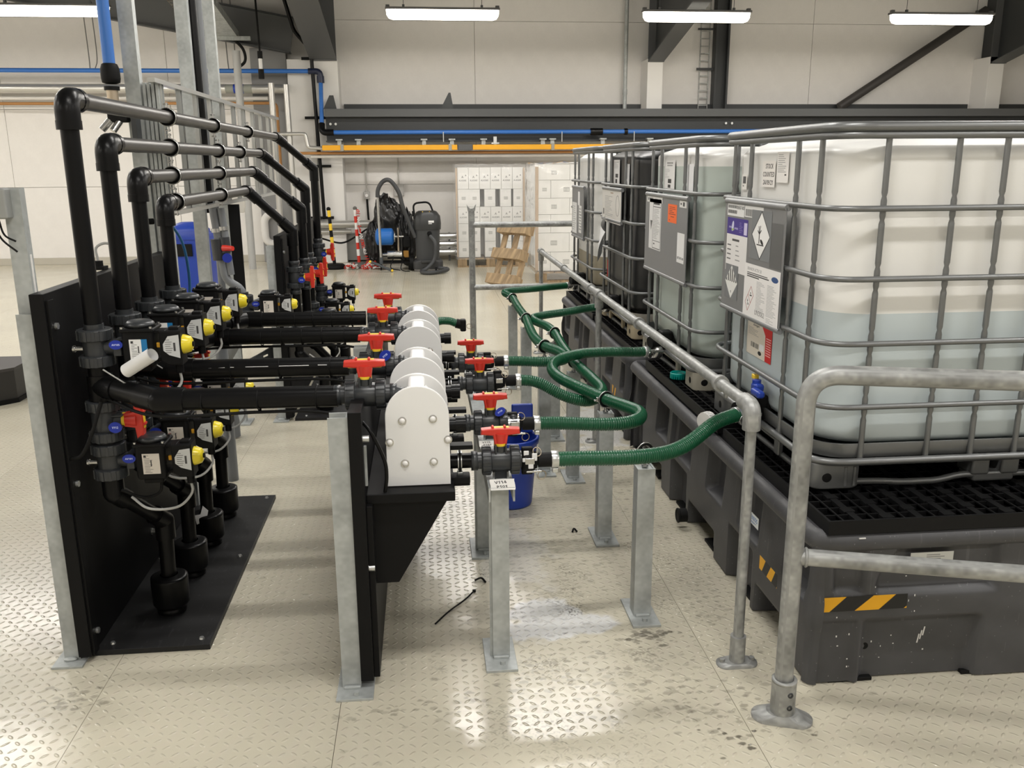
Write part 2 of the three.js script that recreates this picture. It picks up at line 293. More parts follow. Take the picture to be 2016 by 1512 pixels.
// fluorescent battens
const lampFrame = std(lin(0.12, 0.12, 0.12), 0.5), lampUp = std(lin(0.3, 0.3, 0.3), 0.6);
let lampProto = null;
LAMP_ROWS.forEach((z, r) => LAMP_COLUMNS.forEach((x0, c) => {
  const x = x0 + (r === 2 ? 0.5 : 0), y = 3.42, word = ['in the row by the back wall', 'in the row before the back wall', 'in the row over the far stacks', 'in the row over the far pumps', 'in the row over the nearest pump', 'in the row behind the viewer'][r];
  const seen = r === 0 && c > 0;
  const label = seen ? ['', 'glowing white batten light at the upper left above the blue wall pipe', 'glowing white batten light hung left of the thin galvanised wall pipe', 'glowing white batten light hung across the middle roof column', 'glowing white batten light hung just left of the right roof column'][c] : `white ceiling batten light ${word}, ${['outermost at the left wall', 'over the left bay', 'over the pump aisle', 'over the tanks', 'beyond the tanks'][c]}`;
  let t;
  if (!lampProto) {
    t = lampProto = thing('batten_light', label, 'light', [x, y, z], seen ? undefined : 'battens overhead');
    part(t, 'housing', box(0, 0.045, 0, 1.46, 0.03, 0.13, 0.008), lampFrame, { local: true }); each(t, 'end_bracket', [-0.7, 0.7].map((k) => box(k, 0.07, 0, 0.05, 0.04, 0.05, 0.006)), lampFrame, { local: true });
    const dif = loft([[-0.085, 1.3, 0.06, 0.025], [-0.07, 1.38, 0.1, 0.045], [-0.03, 1.43, 0.125, 0.055], [0.03, 1.44, 0.125, 0.055]]);
    part(t, 'diffuser', dif, M.glow, { local: true });
    each(t, 'hanger', [-0.5, 0.5].map((k) => join([cyl([k, 0.06, 0], [k, 0.82, 0], 0.004, 0.004, 8), box(k, 0.075, 0, 0.03, 0.04, 0.03)])), M.midSteel, { local: true });
  } else { t = copy(lampProto, [x, y, z], label, { group: 'battens overhead' }); if (seen) delete t.userData.group; }
  const L = new THREE.RectAreaLight(LAMP_COLOR, LAMP_POWER, 1.4, 0.1); L.position.set(x, y - 0.09, z); L.lookAt(x, -5, z); L.name = 'batten_glow'; L.castShadow = true; scene.add(L);
}));

// crane beam, busbar and services along the back wall
{
  const t = thing('runway_beam', 'long dark grey runway beam spanning the back wall below the white upper boards', 'beam', [-1.45, 1.88, -14.4]);
  part(t, 'beam_web', span(-1.45, 11.9, 1.899, 2.353, -14.46, -14.44), M.darkSteel);
  part(t, 'top_flange', [span(-1.45, 11.9, 2.25, 2.37, -14.36, -14.3, 0.006), span(-1.45, 11.9, 2.352, 2.366, -14.6, -14.355)], M.midSteel);
  part(t, 'bottom_flange', span(-1.45, 11.9, 1.88, 1.9, -14.6, -14.3), M.darkSteel);
  part(t, 'stiffener', prism([[0, 0], [0.2, 0], [0.16, 0.2], [0.1, 0.2]], 0.03).translate(-1.47, 2.37, -14.4), M.darkSteel);
  part(t, 'stiffener', prism([[0, 0], [0.2, 0], [0.16, 0.24], [0.13, 0.24]], 0.03).translate(0.32, 2.37, -14.4), M.darkSteel);
  for (const x of [-1.38, -1.3, 4.9, 5.0]) each(t, 'bolt', [2.15, 2.04].map((y) => cyl([x, y, -14.441], [x, y, -14.41], 0.02, 0.02, 6)), M.brightZinc);
  for (const x of [1.15, 6.0, 8.6]) part(t, 'hanger_bracket', [span(x - 0.025, x + 0.025, 1.82, 1.95, -14.26, -14.2), span(x - 0.06, x + 0.06, 1.84, 1.86, -14.3, -14.16)], M.brightZinc);
  const b = thing('busbar', 'yellow enclosed busbar rail hung under the dark runway beam', 'rail', [-1.5, 1.75, -14.2]);
  part(b, 'rail_housing', [span(-1.5, 0.56, 1.752, 1.83, -14.24, -14.16, 0.008), span(0.8, 10, 1.752, 1.83, -14.24, -14.16, 0.008)], M.crane);
  part(b, 'joint', span(0.57, 0.79, 1.745, 1.837, -14.25, -14.15, 0.008), M.midSteel);
  for (const x of [-1.2, 0.45, 2.05, 4.2]) part(b, 'clip', span(x - 0.025, x + 0.025, 1.74, 1.842, -14.25, -14.15, 0.005), std(lin(0.35, 0.33, 0.28), 0.5));
  for (const x of [-1.24, -0.95, 0.05, 0.48, 0.97, 1.9, 2.05, 2.85, 3.6]) part(b, 'hanger', [span(x - 0.03, x + 0.03, 1.83, 1.9, -14.24, -14.2), span(x - 0.05, x + 0.05, 1.9, 1.92, -14.26, -14.16)], M.zinc);
  single('copper_pipe', 'copper brown pipe running just below the yellow busbar', 'pipe', pipe([[-2.0, 1.715, -14.3], [10, 1.715, -14.3]], 0.022), M.copper);
  single('water_pipe', 'thin white pipe running below the copper pipe on the back wall', 'pipe', pipe([[-1.7, 1.665, -14.35], [10, 1.665, -14.35]], 0.025), M.whitePipe);
  const q = thing('air_pipe', 'blue compressed air pipe with black elbows stepping down beside the white column', 'pipe', [-5, 2.93, -14.5]);
  part(q, 'pipe', [pipe([[-9, 2.93, -14.5], [-1.66, 2.93, -14.5]], 0.032), pipe([[-1.5, 2.8, -14.5], [-1.5, 2.12, -14.3]], 0.032), pipe([[-1.36, 2.02, -14.25], [10, 2.02, -14.25]], 0.032)], M.bluePipe);
  part(q, 'elbow', [pipe([[-1.68, 2.93, -14.5], [-1.5, 2.93, -14.5], [-1.5, 2.78, -14.5]], 0.045, 0.08), cyl([-1.5, 2.86, -14.5], [-1.5, 2.76, -14.5], 0.055)], std(lin(0.012, 0.018, 0.05), 0.4));
  part(q, 'elbow', pipe([[-1.5, 2.15, -14.31], [-1.5, 2.02, -14.25], [-1.32, 2.02, -14.25]], 0.048, 0.08), M.pipeBlack);
  part(q, 'coupling', [cyl([2.66, 2.02, -14.25], [2.85, 2.02, -14.25], 0.055), cyl([3.2, 2.02, -14.25], [3.25, 2.02, -14.25], 0.05)], M.pipeBlack);
  for (const x of [0.35, 2.2, 3.35]) part(q, 'pipe_hanger', cyl([x, 2.02, -14.2], [x, 1.87, -14.2], 0.008, 0.008, 8), M.brightZinc);
  const d = thing('drain_stack', 'black vertical drain pipe clipped to the white column', 'pipe', [-1.62, 1.7, -14.5]);
  part(d, 'pipe', pipe([[-1.95, 4.0, -14.1], [-1.85, 3.5, -14.4], [-1.7, 3.32, -14.5], [-1.62, 3.3, -14.5], [-1.62, 3.1, -14.5], [-1.56, 0.72, -14.5]], 0.028, 0.08), M.pipeBlack);
  for (const y of [3.12, 2.25, 1.52, 0.72]) part(d, 'clip', [span(-1.78, -1.42, y - 0.02, y + 0.02, -14.598, -14.55), cyl([-1.6, y - 0.02, -14.52], [-1.6, y + 0.02, -14.52], 0.04)], M.rubber);
  const w = thing('lagged_pipe', 'silver lagged pipe with a blue band high on the left wall', 'pipe', [-5, 2.68, -14.6]);
  part(w, 'lagging', [cyl([-9, 2.68, -14.6], [-2.95, 2.68, -14.6], 0.07), cyl([-2.55, 2.68, -14.6], [-2.02, 2.68, -14.6], 0.07)], M.lag);
  part(w, 'band', cyl([-2.95, 2.68, -14.6], [-2.55, 2.68, -14.6], 0.066), std(lin(0.3, 0.31, 0.27), 0.5)); part(w, 'marker', cyl([-2.83, 2.68, -14.6], [-2.68, 2.68, -14.6], 0.069), M.blue);
  single('conduit_pipe', 'thin white pipe under the silver lagged pipe on the left wall', 'pipe', pipe([[-9, 2.55, -14.75], [-2.35, 2.55, -14.75]], 0.03), M.whitePipe);
  single('copper_pipe', 'copper pipe on the left wall bending down at the grey column', 'pipe', pipe([[-9, 2.47, -14.8], [-2.2, 2.47, -14.6], [-2.2, 1.4, -14.6]], 0.022, 0.08), M.copper);
  single('lagged_riser', 'silver lagged vertical pipe just right of the cable ladder end', 'pipe', pipe([[-2.22, 2.74, -14.3], [-2.22, 0.1, -14.3]], 0.045), M.lag);
  single('lagged_riser', 'second silver lagged vertical pipe left of the black drain pipe', 'pipe', [pipe([[-2.0, 2.72, -14.3], [-1.98, 0.1, -14.3]], 0.042), pipe([[-2.2, 2.0, -14.25], [-1.75, 2.0, -14.25], [-1.72, 1.8, -14.25], [-1.45, 1.78, -14.25]], 0.028, 0.04)], M.lag);
  single('wall_pillar', 'grey wall pillar behind the end of the cable ladder', 'column', [span(-2.6, -2.05, 0, 3.3, -15, -14.85, 0.01)], std(lin(0.25, 0.25, 0.25), 0.6));
  single('service_post', 'slim grey vertical post left of the silver lagged pipes', 'post', cyl([-2.62, 0, -13.9], [-2.62, 3.15, -13.9], 0.055), std(lin(0.42, 0.42, 0.41), 0.5));
  const tr = thing('cable_tray', 'broad galvanised cable tray rising away under the roof at the upper left', 'cable tray', [-2.8, 3.36, -14.3]), rise = (g) => join([g]).rotateX(-0.15).translate(-2.8, 3.36, -14.3);
  part(tr, 'tray_base', rise(span(-0.12, 0.14, 0, 0.012, 0, 5.5)), M.zinc); each(tr, 'tray_side', [rise(span(-0.14, -0.121, 0, 0.11, 0, 5.5)), rise(span(0.141, 0.16, 0, 0.11, 0, 5.5))], M.zinc);
  const mesh = []; for (let i = 0; i < 44; i++) mesh.push(span(-0.46, -0.15, 0.06, 0.066, i * 0.12, i * 0.12 + 0.03)); for (let i = 0; i < 6; i++) mesh.push(span(-0.46 + i * 0.06, -0.445 + i * 0.06, 0.066, 0.072, 0, 5.3)); part(tr, 'mesh_tray', rise(join(mesh)), std(lin(0.12, 0.11, 0.095), 0.7)); part(tr, 'laid_cables', rise(join([0, 1, 2].map((k) => sweep([[-0.4 + k * 0.1, 0.1, 0], [-0.38 + k * 0.09, 0.1, 2.6], [-0.41 + k * 0.1, 0.1, 5.3]], 0.03, 8)))), M.rubber);
  for (const k of [0.1, 1.9, 3.7]) part(tr, 'cross_arm', rise(span(-0.55, 0.35, -0.05, -0.002, k, k + 0.05)), M.zinc);
  for (const [x, y0, lab] of [[-5.0, 4.2, 'left of the blue dropper'], [-2.95, 4.2, 'below the broad cable tray']]) single('hanging_cable', `pair of thin grey cables hanging on the left wall ${lab}`, 'cable', [sweep(curve([[x, y0, -14.8], [x + 0.02, 3.2, -14.8], [x + 0.05, 2.96, -14.7]], 20), 0.008, 6), sweep(curve([[x + 0.12, y0, -14.8], [x + 0.14, 3.2, -14.8], [x + 0.12, 2.96, -14.7]], 20), 0.008, 6)], std(lin(0.2, 0.2, 0.19), 0.6));
  single('black_cable', 'thick black cable looping down to the blue wall pipe', 'cable', sweep(curve([[-2.72, 3.36, -14.3], [-2.6, 3.22, -14.35], [-2.6, 3.05, -14.4], [-2.78, 2.94, -14.45]], 30), 0.022, 8), M.rubber);
  const pc = thing('pendant_control', 'black and white pendant connector hanging in front of the blue pipe', 'connector', [-2.22, 3.0, -13.5]);
  part(pc, 'cord', cyl([-2.22, 3.1, -13.5], [-2.24, 4.38, -13.5], 0.014, 0.014, 8), M.rubber); each(pc, 'body', [cyl([-2.22, 3.0, -13.5], [-2.22, 3.1, -13.5], 0.035), cyl([-2.22, 2.73, -13.5], [-2.22, 2.86, -13.5], 0.04)], M.rubber); part(pc, 'sleeve', cyl([-2.22, 2.86, -13.5], [-2.22, 3.0, -13.5], 0.026), M.white);
  const lad = thing('wall_ladder', 'narrow light grey cable ladder left of the dark wall stanchion', 'cable ladder', [4.68, 2.4, -14.9]);
  part(lad, 'stringer', [span(4.57, 4.585, 2.4, 4.2, -14.92, -14.9), span(4.72, 4.735, 2.4, 4.2, -14.92, -14.9)], M.tube); for (let i = 0; i < 15; i++) part(lad, 'rung', span(4.585, 4.72, 2.45 + i * 0.115, 2.465 + i * 0.115, -14.92, -14.9), M.tube);
  part(lad, 'bracket', [span(4.52, 4.8, 3.0, 3.04, -14.9, -14.88), span(4.52, 4.8, 3.62, 3.65, -14.9, -14.88)], M.darkSteel);
  single('wall_conduit', 'tall thin galvanised pipe down the upper back wall', 'pipe', [cyl([3.33, 2.38, -14.85], [3.33, 4.8, -14.85], 0.032), cyl([3.33, 2.62, -14.85], [3.33, 2.7, -14.85], 0.038)], M.zinc);
}

// ---------------------------------------------------------------- valves and pipework
const tagTex = (s) => new THREE.MeshStandardMaterial({ roughness: 0.4, map: canvasTex(128, 96, (x, w, h) => { x.fillStyle = '#1730a0'; x.fillRect(0, 0, w, h); x.fillStyle = '#dfe6ff'; x.font = 'bold 26px sans-serif'; x.textAlign = 'center'; x.fillText(s, w / 2, h / 2 + 9); }) });
function tagDisc(w, h) { const g = new THREE.CylinderGeometry(1, 1, 0.003, 24).rotateX(Math.PI / 2).scale(w / 2, h / 2, 1); const p = g.attributes.position, uv = g.attributes.uv; for (let i = 0; i < p.count; i++) uv.setXY(i, 0.5 + p.getX(i) / w, 0.5 + p.getY(i) / h); return g; }
const unionProfile = (r, w) => { const o = [[r * 0.62, -w / 2], [r * 0.94, -w / 2], [r, -w / 2 + 0.004], [r, w / 2 - 0.004], [r * 0.94, w / 2], [r * 0.62, w / 2]]; return o; };
function unionNut(x, r, w) { // ribbed nut around the X axis
  const ribs = []; for (let i = 0; i < 14; i++) { const a = i / 14 * Math.PI * 2; ribs.push(new THREE.BoxGeometry(w * 0.86, 0.004, 0.008).translate(0, r, 0).rotateX(a).translate(x, 0, 0)); }
  return [latheAt(unionProfile(r, w), [x, 0, 0], [1, 0, 0], 28), ...ribs];
}
// ball valve around its own origin: flow along X, stem along +Y
function ballValve(name, label, group, s = 1, { tagText, feet } = {}) {
  const t = thing(name, label, 'valve', [0, 0, 0], group), L = { local: true }, sc = (l) => join([l]).scale(s, s, s);
  part(t, 'body', sc([cyl([-0.03, 0, 0], [0.03, 0, 0], 0.035, 0.035, 24), latheAt([[0.024, -0.03], [0.036, -0.03], [0.036, 0.03], [0.024, 0.03]], [0, 0, 0], [1, 0, 0]), cyl([0, 0.02, 0], [0, 0.05, 0], 0.021), box(0, 0.034, 0, 0.04, 0.02, 0.034, 0.004), box(-0.016, 0.035, 0, 0.006, 0.04, 0.05, 0.002), box(0.016, 0.035, 0, 0.006, 0.04, 0.05, 0.002), cyl([-0.085, 0, 0], [0.085, 0, 0], 0.0275), latheAt([[0.02, -0.01], [0.031, -0.01], [0.031, 0.01], [0.02, 0.01]], [-0.083, 0, 0], [1, 0, 0]), latheAt([[0.02, -0.01], [0.031, -0.01], [0.031, 0.01], [0.02, 0.01]], [0.083, 0, 0], [1, 0, 0])]), M.pvc, L);
  for (const k of [-1, 1]) part(t, 'union_nut', sc(unionNut(k * 0.045, 0.045, 0.03)), M.pvc, L);
  const bar = prism([[-0.062, 0.088], [-0.06, 0.105], [-0.03, 0.1075], [0.03, 0.1075], [0.06, 0.105], [0.062, 0.088], [0.024, 0.084], [0.019, 0.055], [-0.019, 0.055], [-0.024, 0.084]], 0.03, 0.004).translate(0, 0, -0.015);
  const h = part(t, 'handle', sc([bar, cyl([0, 0.057, 0], [0, 0.09, 0], 0.019, 0.023), box(-0.024, 0.108, 0, 0.008, 0.012, 0.02, 0.003), box(0.014, 0.108, 0, 0.008, 0.012, 0.02, 0.003)]), M.red, { local: true, label: 'red tee handle' });
  part(h, 'handle_insert', sc([cyl([0, 0.047, 0], [0, 0.058, 0], 0.0205), box(0, 0.084, -0.012, 0.1, 0.007, 0.016, 0.002), box(0, 0.104, -0.003, 0.058, 0.01, 0.018, 0.003)]), M.yellow, L);
  if (feet) part(t, 'saddle', sc([box(-0.02, -0.045, 0.02, 0.007, 0.03, 0.006), box(0.02, -0.045, 0.02, 0.007, 0.03, 0.006), box(0, -0.045, 0, 0.05, 0.03, 0.03, 0.003)]), M.pvc, L);
  if (tagText) { const d = part(t, 'name_tag', tagDisc(0.036, 0.026).applyMatrix4(feet ? new THREE.Matrix4().makeRotationZ(0.5) : new THREE.Matrix4().makeRotationZ(-Math.PI / 2 * -1)).translate(0.026, feet ? 0.04 : -0.03, 0.045), tagTex(tagText), { local: true, keepUV: true, label: 'blue oval tag' }); }
  return t;
}
const actLabel = (blueBand) => new THREE.MeshStandardMaterial({ roughness: 0.5, map: canvasTex(160, 160, (x, w, h) => {
  x.fillStyle = blueBand ? '#e8e8e6' : '#d9d2c8'; x.fillRect(0, 0, w, h); if (blueBand) { x.fillStyle = '#1674ad'; x.fillRect(108, 0, 52, h); x.fillStyle = '#e8e8e6'; x.fillRect(0, 0, 6, h); }
  x.fillStyle = '#555'; const r = rng(blueBand ? 3 : 4); for (let i = 0; i < 12; i++) x.fillRect(14 + r() * 6, 14 + i * 12, 20 + r() * 60, 3); x.fillStyle = '#333'; x.fillRect(74, 50, 10, 50); x.fillRect(14, 12, 22, 18);
}) });
const actLabels = [actLabel(true), actLabel(false)];
const ctlLabel = new THREE.MeshStandardMaterial({ roughness: 0.5, map: canvasTex(96, 128, (x, w, h) => { x.fillStyle = '#c9cbca'; x.fillRect(0, 0, w, h); x.fillStyle = '#666'; for (let i = 0; i < 7; i++) x.fillRect(14, 24 + i * 11, 26 + (i * 13) % 18, 3); x.fillStyle = '#444'; x.fillRect(60, 40, 12, 44); }) });
// actuated valve around its own origin: flow along Y, actuator toward +X
function actuatedValve(name, label, group, lab, tagText) {
  const t = thing(name, label, 'valve', [0, 0, 0], group), L = { local: true }, up = (g) => join([g]).rotateZ(Math.PI / 2);
  part(t, 'body', [up(cyl([-0.03, 0, 0], [0.03, 0, 0], 0.037, 0.037, 24)), up(cyl([-0.072, 0, 0], [0.072, 0, 0], 0.029)), cyl([0.03, 0, 0], [0.075, 0, 0], 0.024), box(0.07, 0, 0, 0.025, 0.05, 0.06, 0.004)], M.pvc, L);
  for (const k of [-1, 1]) part(t, 'union_nut', up(unionNut(k * 0.04, 0.05, 0.034)), M.pvc, L);
  part(t, 'clamp_bolt', [cyl([-0.055, 0, 0.02], [-0.03, 0, 0.02], 0.007), cyl([-0.06, 0, 0.02], [-0.054, 0, 0.02], 0.011, 0.011, 6)], M.steel, L);
  const b = part(t, 'actuator', [box(0.135, 0.0, 0, 0.092, 0.118, 0.09, 0.012), box(0.135, 0.055, 0, 0.1, 0.012, 0.098, 0.005), box(0.135, -0.064, 0, 0.06, 0.02, 0.06, 0.006)], M.hdpe, L);
  part(b, 'lid', latheAt([[0.0, 0.02], [0.032, 0.019], [0.041, 0.012], [0.046, 0], [0.0, 0]], [0.135, 0.061, 0], [0, 1, 0], 28), M.pvc, L);
  each(b, 'screw', [-1, 1].flatMap((i) => [-1, 1].map((k) => cyl([0.135 + i * 0.042, 0.06, k * 0.041], [0.135 + i * 0.042, 0.066, k * 0.041], 0.005, 0.005, 8))), M.steel, L);
  part(b, 'rating_label', new THREE.PlaneGeometry(0.052, 0.066).translate(0.138, -0.004, 0.0462), lab, { local: true, keepUV: true });
  each(t, 'bracket', [box(0.195, 0.046, 0, 0.035, 0.01, 0.05, 0.002), box(0.195, -0.04, 0, 0.03, 0.01, 0.04, 0.002)], M.hdpe, L);
  part(t, 'pointer', [box(0.19, 0.006, 0.02, 0.012, 0.016, 0.01, 0.003), cyl([0.18, 0.0, 0], [0.21, 0, 0], 0.006, 0.006, 8)], std(lin(0.7, 0.36, 0.02), 0.5), { local: true, label: 'small amber position pointer' });
  const c = part(t, 'limit_switch', [prism([[-0.032, -0.042], [-0.012, -0.056], [0.03, -0.056], [0.03, 0.05], [-0.032, 0.05]], 0.066, 0.004).translate(0.228, 0, -0.033), box(0.235, 0.053, 0, 0.03, 0.012, 0.03, 0.003), cyl([0.24, -0.085, 0], [0.24, -0.05, 0], 0.012)], M.hdpe, L);
  { const o = new THREE.Shape([[-0.024, 0.01], [-0.008, 0.034], [0.024, 0.038], [0.024, -0.034], [-0.008, -0.024], [-0.024, -0.01]].map(([x, y]) => new THREE.Vector2(x, y))); const g = new THREE.ShapeGeometry(o), p = g.attributes.position, uv = g.attributes.uv; for (let i = 0; i < p.count; i++) uv.setXY(i, p.getX(i) / 0.05 + 0.5, p.getY(i) / 0.075 + 0.5); part(c, 'switch_label', g.translate(0.23, 0, 0.0338), ctlLabel, { local: true, keepUV: true }); }
  part(t, 'indicator', latheAt([[0.03, 0], [0.029, 0.006], [0.024, 0.022], [0.016, 0.027], [0, 0.027]], [0.258, 0.003, 0], [1, 0, 0], 24), M.yellowDome, { local: true, label: 'yellow position indicator dome' });
  part(t, 'indicator_plug', cyl([0.285, 0.003, 0], [0.29, 0.003, 0], 0.008, 0.008, 10), M.hdpe, L);
  part(t, 'cable', sweep(curve([[0.24, -0.085, 0], [0.24, -0.12, 0.005], [0.2, -0.155, 0.03], [0.12, -0.15, 0.05], [0.06, -0.12, 0.02]], 22), 0.0042, 7), M.cableGrey, { local: true, label: 'grey cable loop' });
  if (tagText) part(t, 'name_tag', tagDisc(0.04, 0.028).translate(0.07, 0.012, 0.036), tagTex(tagText), { local: true, keepUV: true, label: 'blue oval tag' });
  return t;
}
const SX = -1.0, SZ = [-2.745, -3.03, -3.31, -3.62];               // the four near stacks
const PUMPZ = [-2.6, -3.005, -3.585, -3.98], PX = -0.035;            // the four pumps
const RUNY = [1.735, 1.618, 1.51, 1.405], RUNEND = [-6.52, -5.86, -5.57, -5.32];
const FAR = [[-0.79, 1.52, -6.8], [-0.78, 1.39, -6.15], [-0.765, 1.28, -5.78], [-0.785, 1.165, -5.47]];
const VOLT = { AVU: 1.015, TEE: 0.895, MV: 0.785, AVL: 0.655 };

// upper runs: riser, elbow, long level run, sloping leg and far riser
const runNames = ['topmost', 'second from the top', 'third from the top', 'lowest'];
for (let i = 0; i < 4; i++) {
  const z = SZ[i], y = RUNY[i], [fx, fy, fz] = FAR[i], ze = RUNEND[i];
  const t = thing('overhead_pipe', `${runNames[i]} black pipe run along the cable ladder, with riser and sloping leg`, 'pipe', [SX, y, z], undefined);
  part(t, 'riser', cyl([SX, 1.08, z], [SX, y - 0.03, z], 0.0255, 0.0255, 20), M.pipeBlack);
  part(t, 'elbow', [sweep(rounded([[SX, y - 0.075, z], [SX, y, z], [SX, y, z - 0.075]], 0.05, 8), (l, T) => 0.034, 18), cyl([SX, y - 0.085, z], [SX, y - 0.06, z], 0.0355), cyl([SX, y, z - 0.06], [SX, y, z - 0.085], 0.0355)], M.pipeBlack);
  part(t, 'level_pipe', cyl([SX, y, z - 0.05], [SX, y, ze + 0.02], 0.0245, 0.0245, 20), M.pipeGrey);
  const e = V(SX, y, ze), f = V(fx, fy, fz), d = f.clone().sub(e).normalize();
  part(t, 'bend', [cyl([SX, y, ze + 0.07], [SX, y, ze], 0.032), cyl(e, e.clone().addScaledVector(d, 0.08), 0.032), ball(e, 0.032)], M.pipeBlack);
  part(t, 'sloping_leg', cyl(e, f, 0.026, 0.026, 16), M.pipeBlack);
  part(t, 'bend', [cyl(f.clone().addScaledVector(d, -0.09), f, 0.033), cyl(f, [fx, fy - 0.09, fz], 0.033), ball(f, 0.033)], M.pipeBlack);
  const low = [1.0, 0.92, 0.92, 0.93][i] ; part(t, 'far_riser', cyl(f, [fx, low - 0.1, fz], 0.028, 0.028, 16), M.pipeBlack);
}
// clamps on the ladder
{
  const places = [[0, -3.79], [0, -4.6], [0, -5.47], [1, -3.79], [1, -4.66], [1, -5.2], [2, -3.78], [2, -4.64], [3, -3.8], [3, -4.64]];
  let first = null; const words = ['near the ladder end', 'at mid ladder', 'toward the far bend'], cnt = [0, 0, 0, 0];
  for (const [i, z] of places) {
    const label = `black ring clamp on the ${runNames[i]} overhead pipe ${words[Math.min(cnt[i]++, 2)]}`;
    if (!first) { first = thing('pipe_clamp', label, 'clamp', [SX, RUNY[i], z]); part(first, 'rubber_ring', ring([0, 0, 0], [0, 0, 1], 0.03, 0.006, 26, 8), M.rubber, { local: true }); part(first, 'metal_band', ring([0, 0, 0.004], [0, 0, 1], 0.0345, 0.0025, 26, 6).scale(1, 1, 3), M.steel, { local: true }); each(first, 'screw', [1, -1].map((k) => join([cyl([0, k * 0.034, 0], [0, k * 0.056, 0], 0.004, 0.004, 8), cyl([-0.014, k * 0.05, 0], [0.006, k * 0.05, 0], 0.003, 0.003, 8)])), M.steel, { local: true }); part(first, 'stud', cyl([-0.03, 0, 0], [-0.06, 0, 0], 0.005, 0.005, 8), M.steel, { local: true }); }
    else copy(first, [SX, RUNY[i], z], label);
  }
}
// near stacks
const stackWord = ['nearest', 'second', 'third', 'farthest'];
let avProtos = null, mvProto = null, inletProto = null, outletProto = null, stubProto = null;
{
  const a = actuatedValve('actuated_valve', 'upper actuated valve with blue banded label on the nearest pipe stack', undefined, actLabels[0], 'AV105'); a.position.set(SX, VOLT.AVU, SZ[0]);
  const b = actuatedValve('actuated_valve', 'lower actuated valve with beige label on the nearest pipe stack', undefined, actLabels[1], 'AV101'); b.position.set(SX, VOLT.AVL, SZ[0]); avProtos = [a, b];
  mvProto = ballValve('ball_valve', 'dark valve with red handle and blue tag on the nearest pipe stack', undefined, 1.08); mvProto.position.set(SX, VOLT.MV, SZ[0]); mvProto.rotation.z = -Math.PI / 2;
  part(mvProto, 'name_tag', tagDisc(0.04, 0.034).rotateZ(Math.PI / 2).translate(0.012, 0.045, 0.05), tagTex('V112'), { local: true, keepUV: true, label: 'blue oval tag' });
  for (let i = 1; i < 4; i++) {
    copy(i === 1 ? a : b, [SX, VOLT.AVU, SZ[i]], `upper actuated valve on the ${stackWord[i]} of the black pipe stacks`);
    copy(b, [SX, VOLT.AVL, SZ[i]], `lower actuated valve on the ${stackWord[i]} of the black pipe stacks`);
    copy(mvProto, [SX, VOLT.MV, SZ[i]], `red handled valve on the ${stackWord[i]} of the black pipe stacks`);
  }
  copy(b, [-0.98, 0.81, -4.87], 'actuated valve standing alone behind the four pipe stacks, on the grey pipe');
}
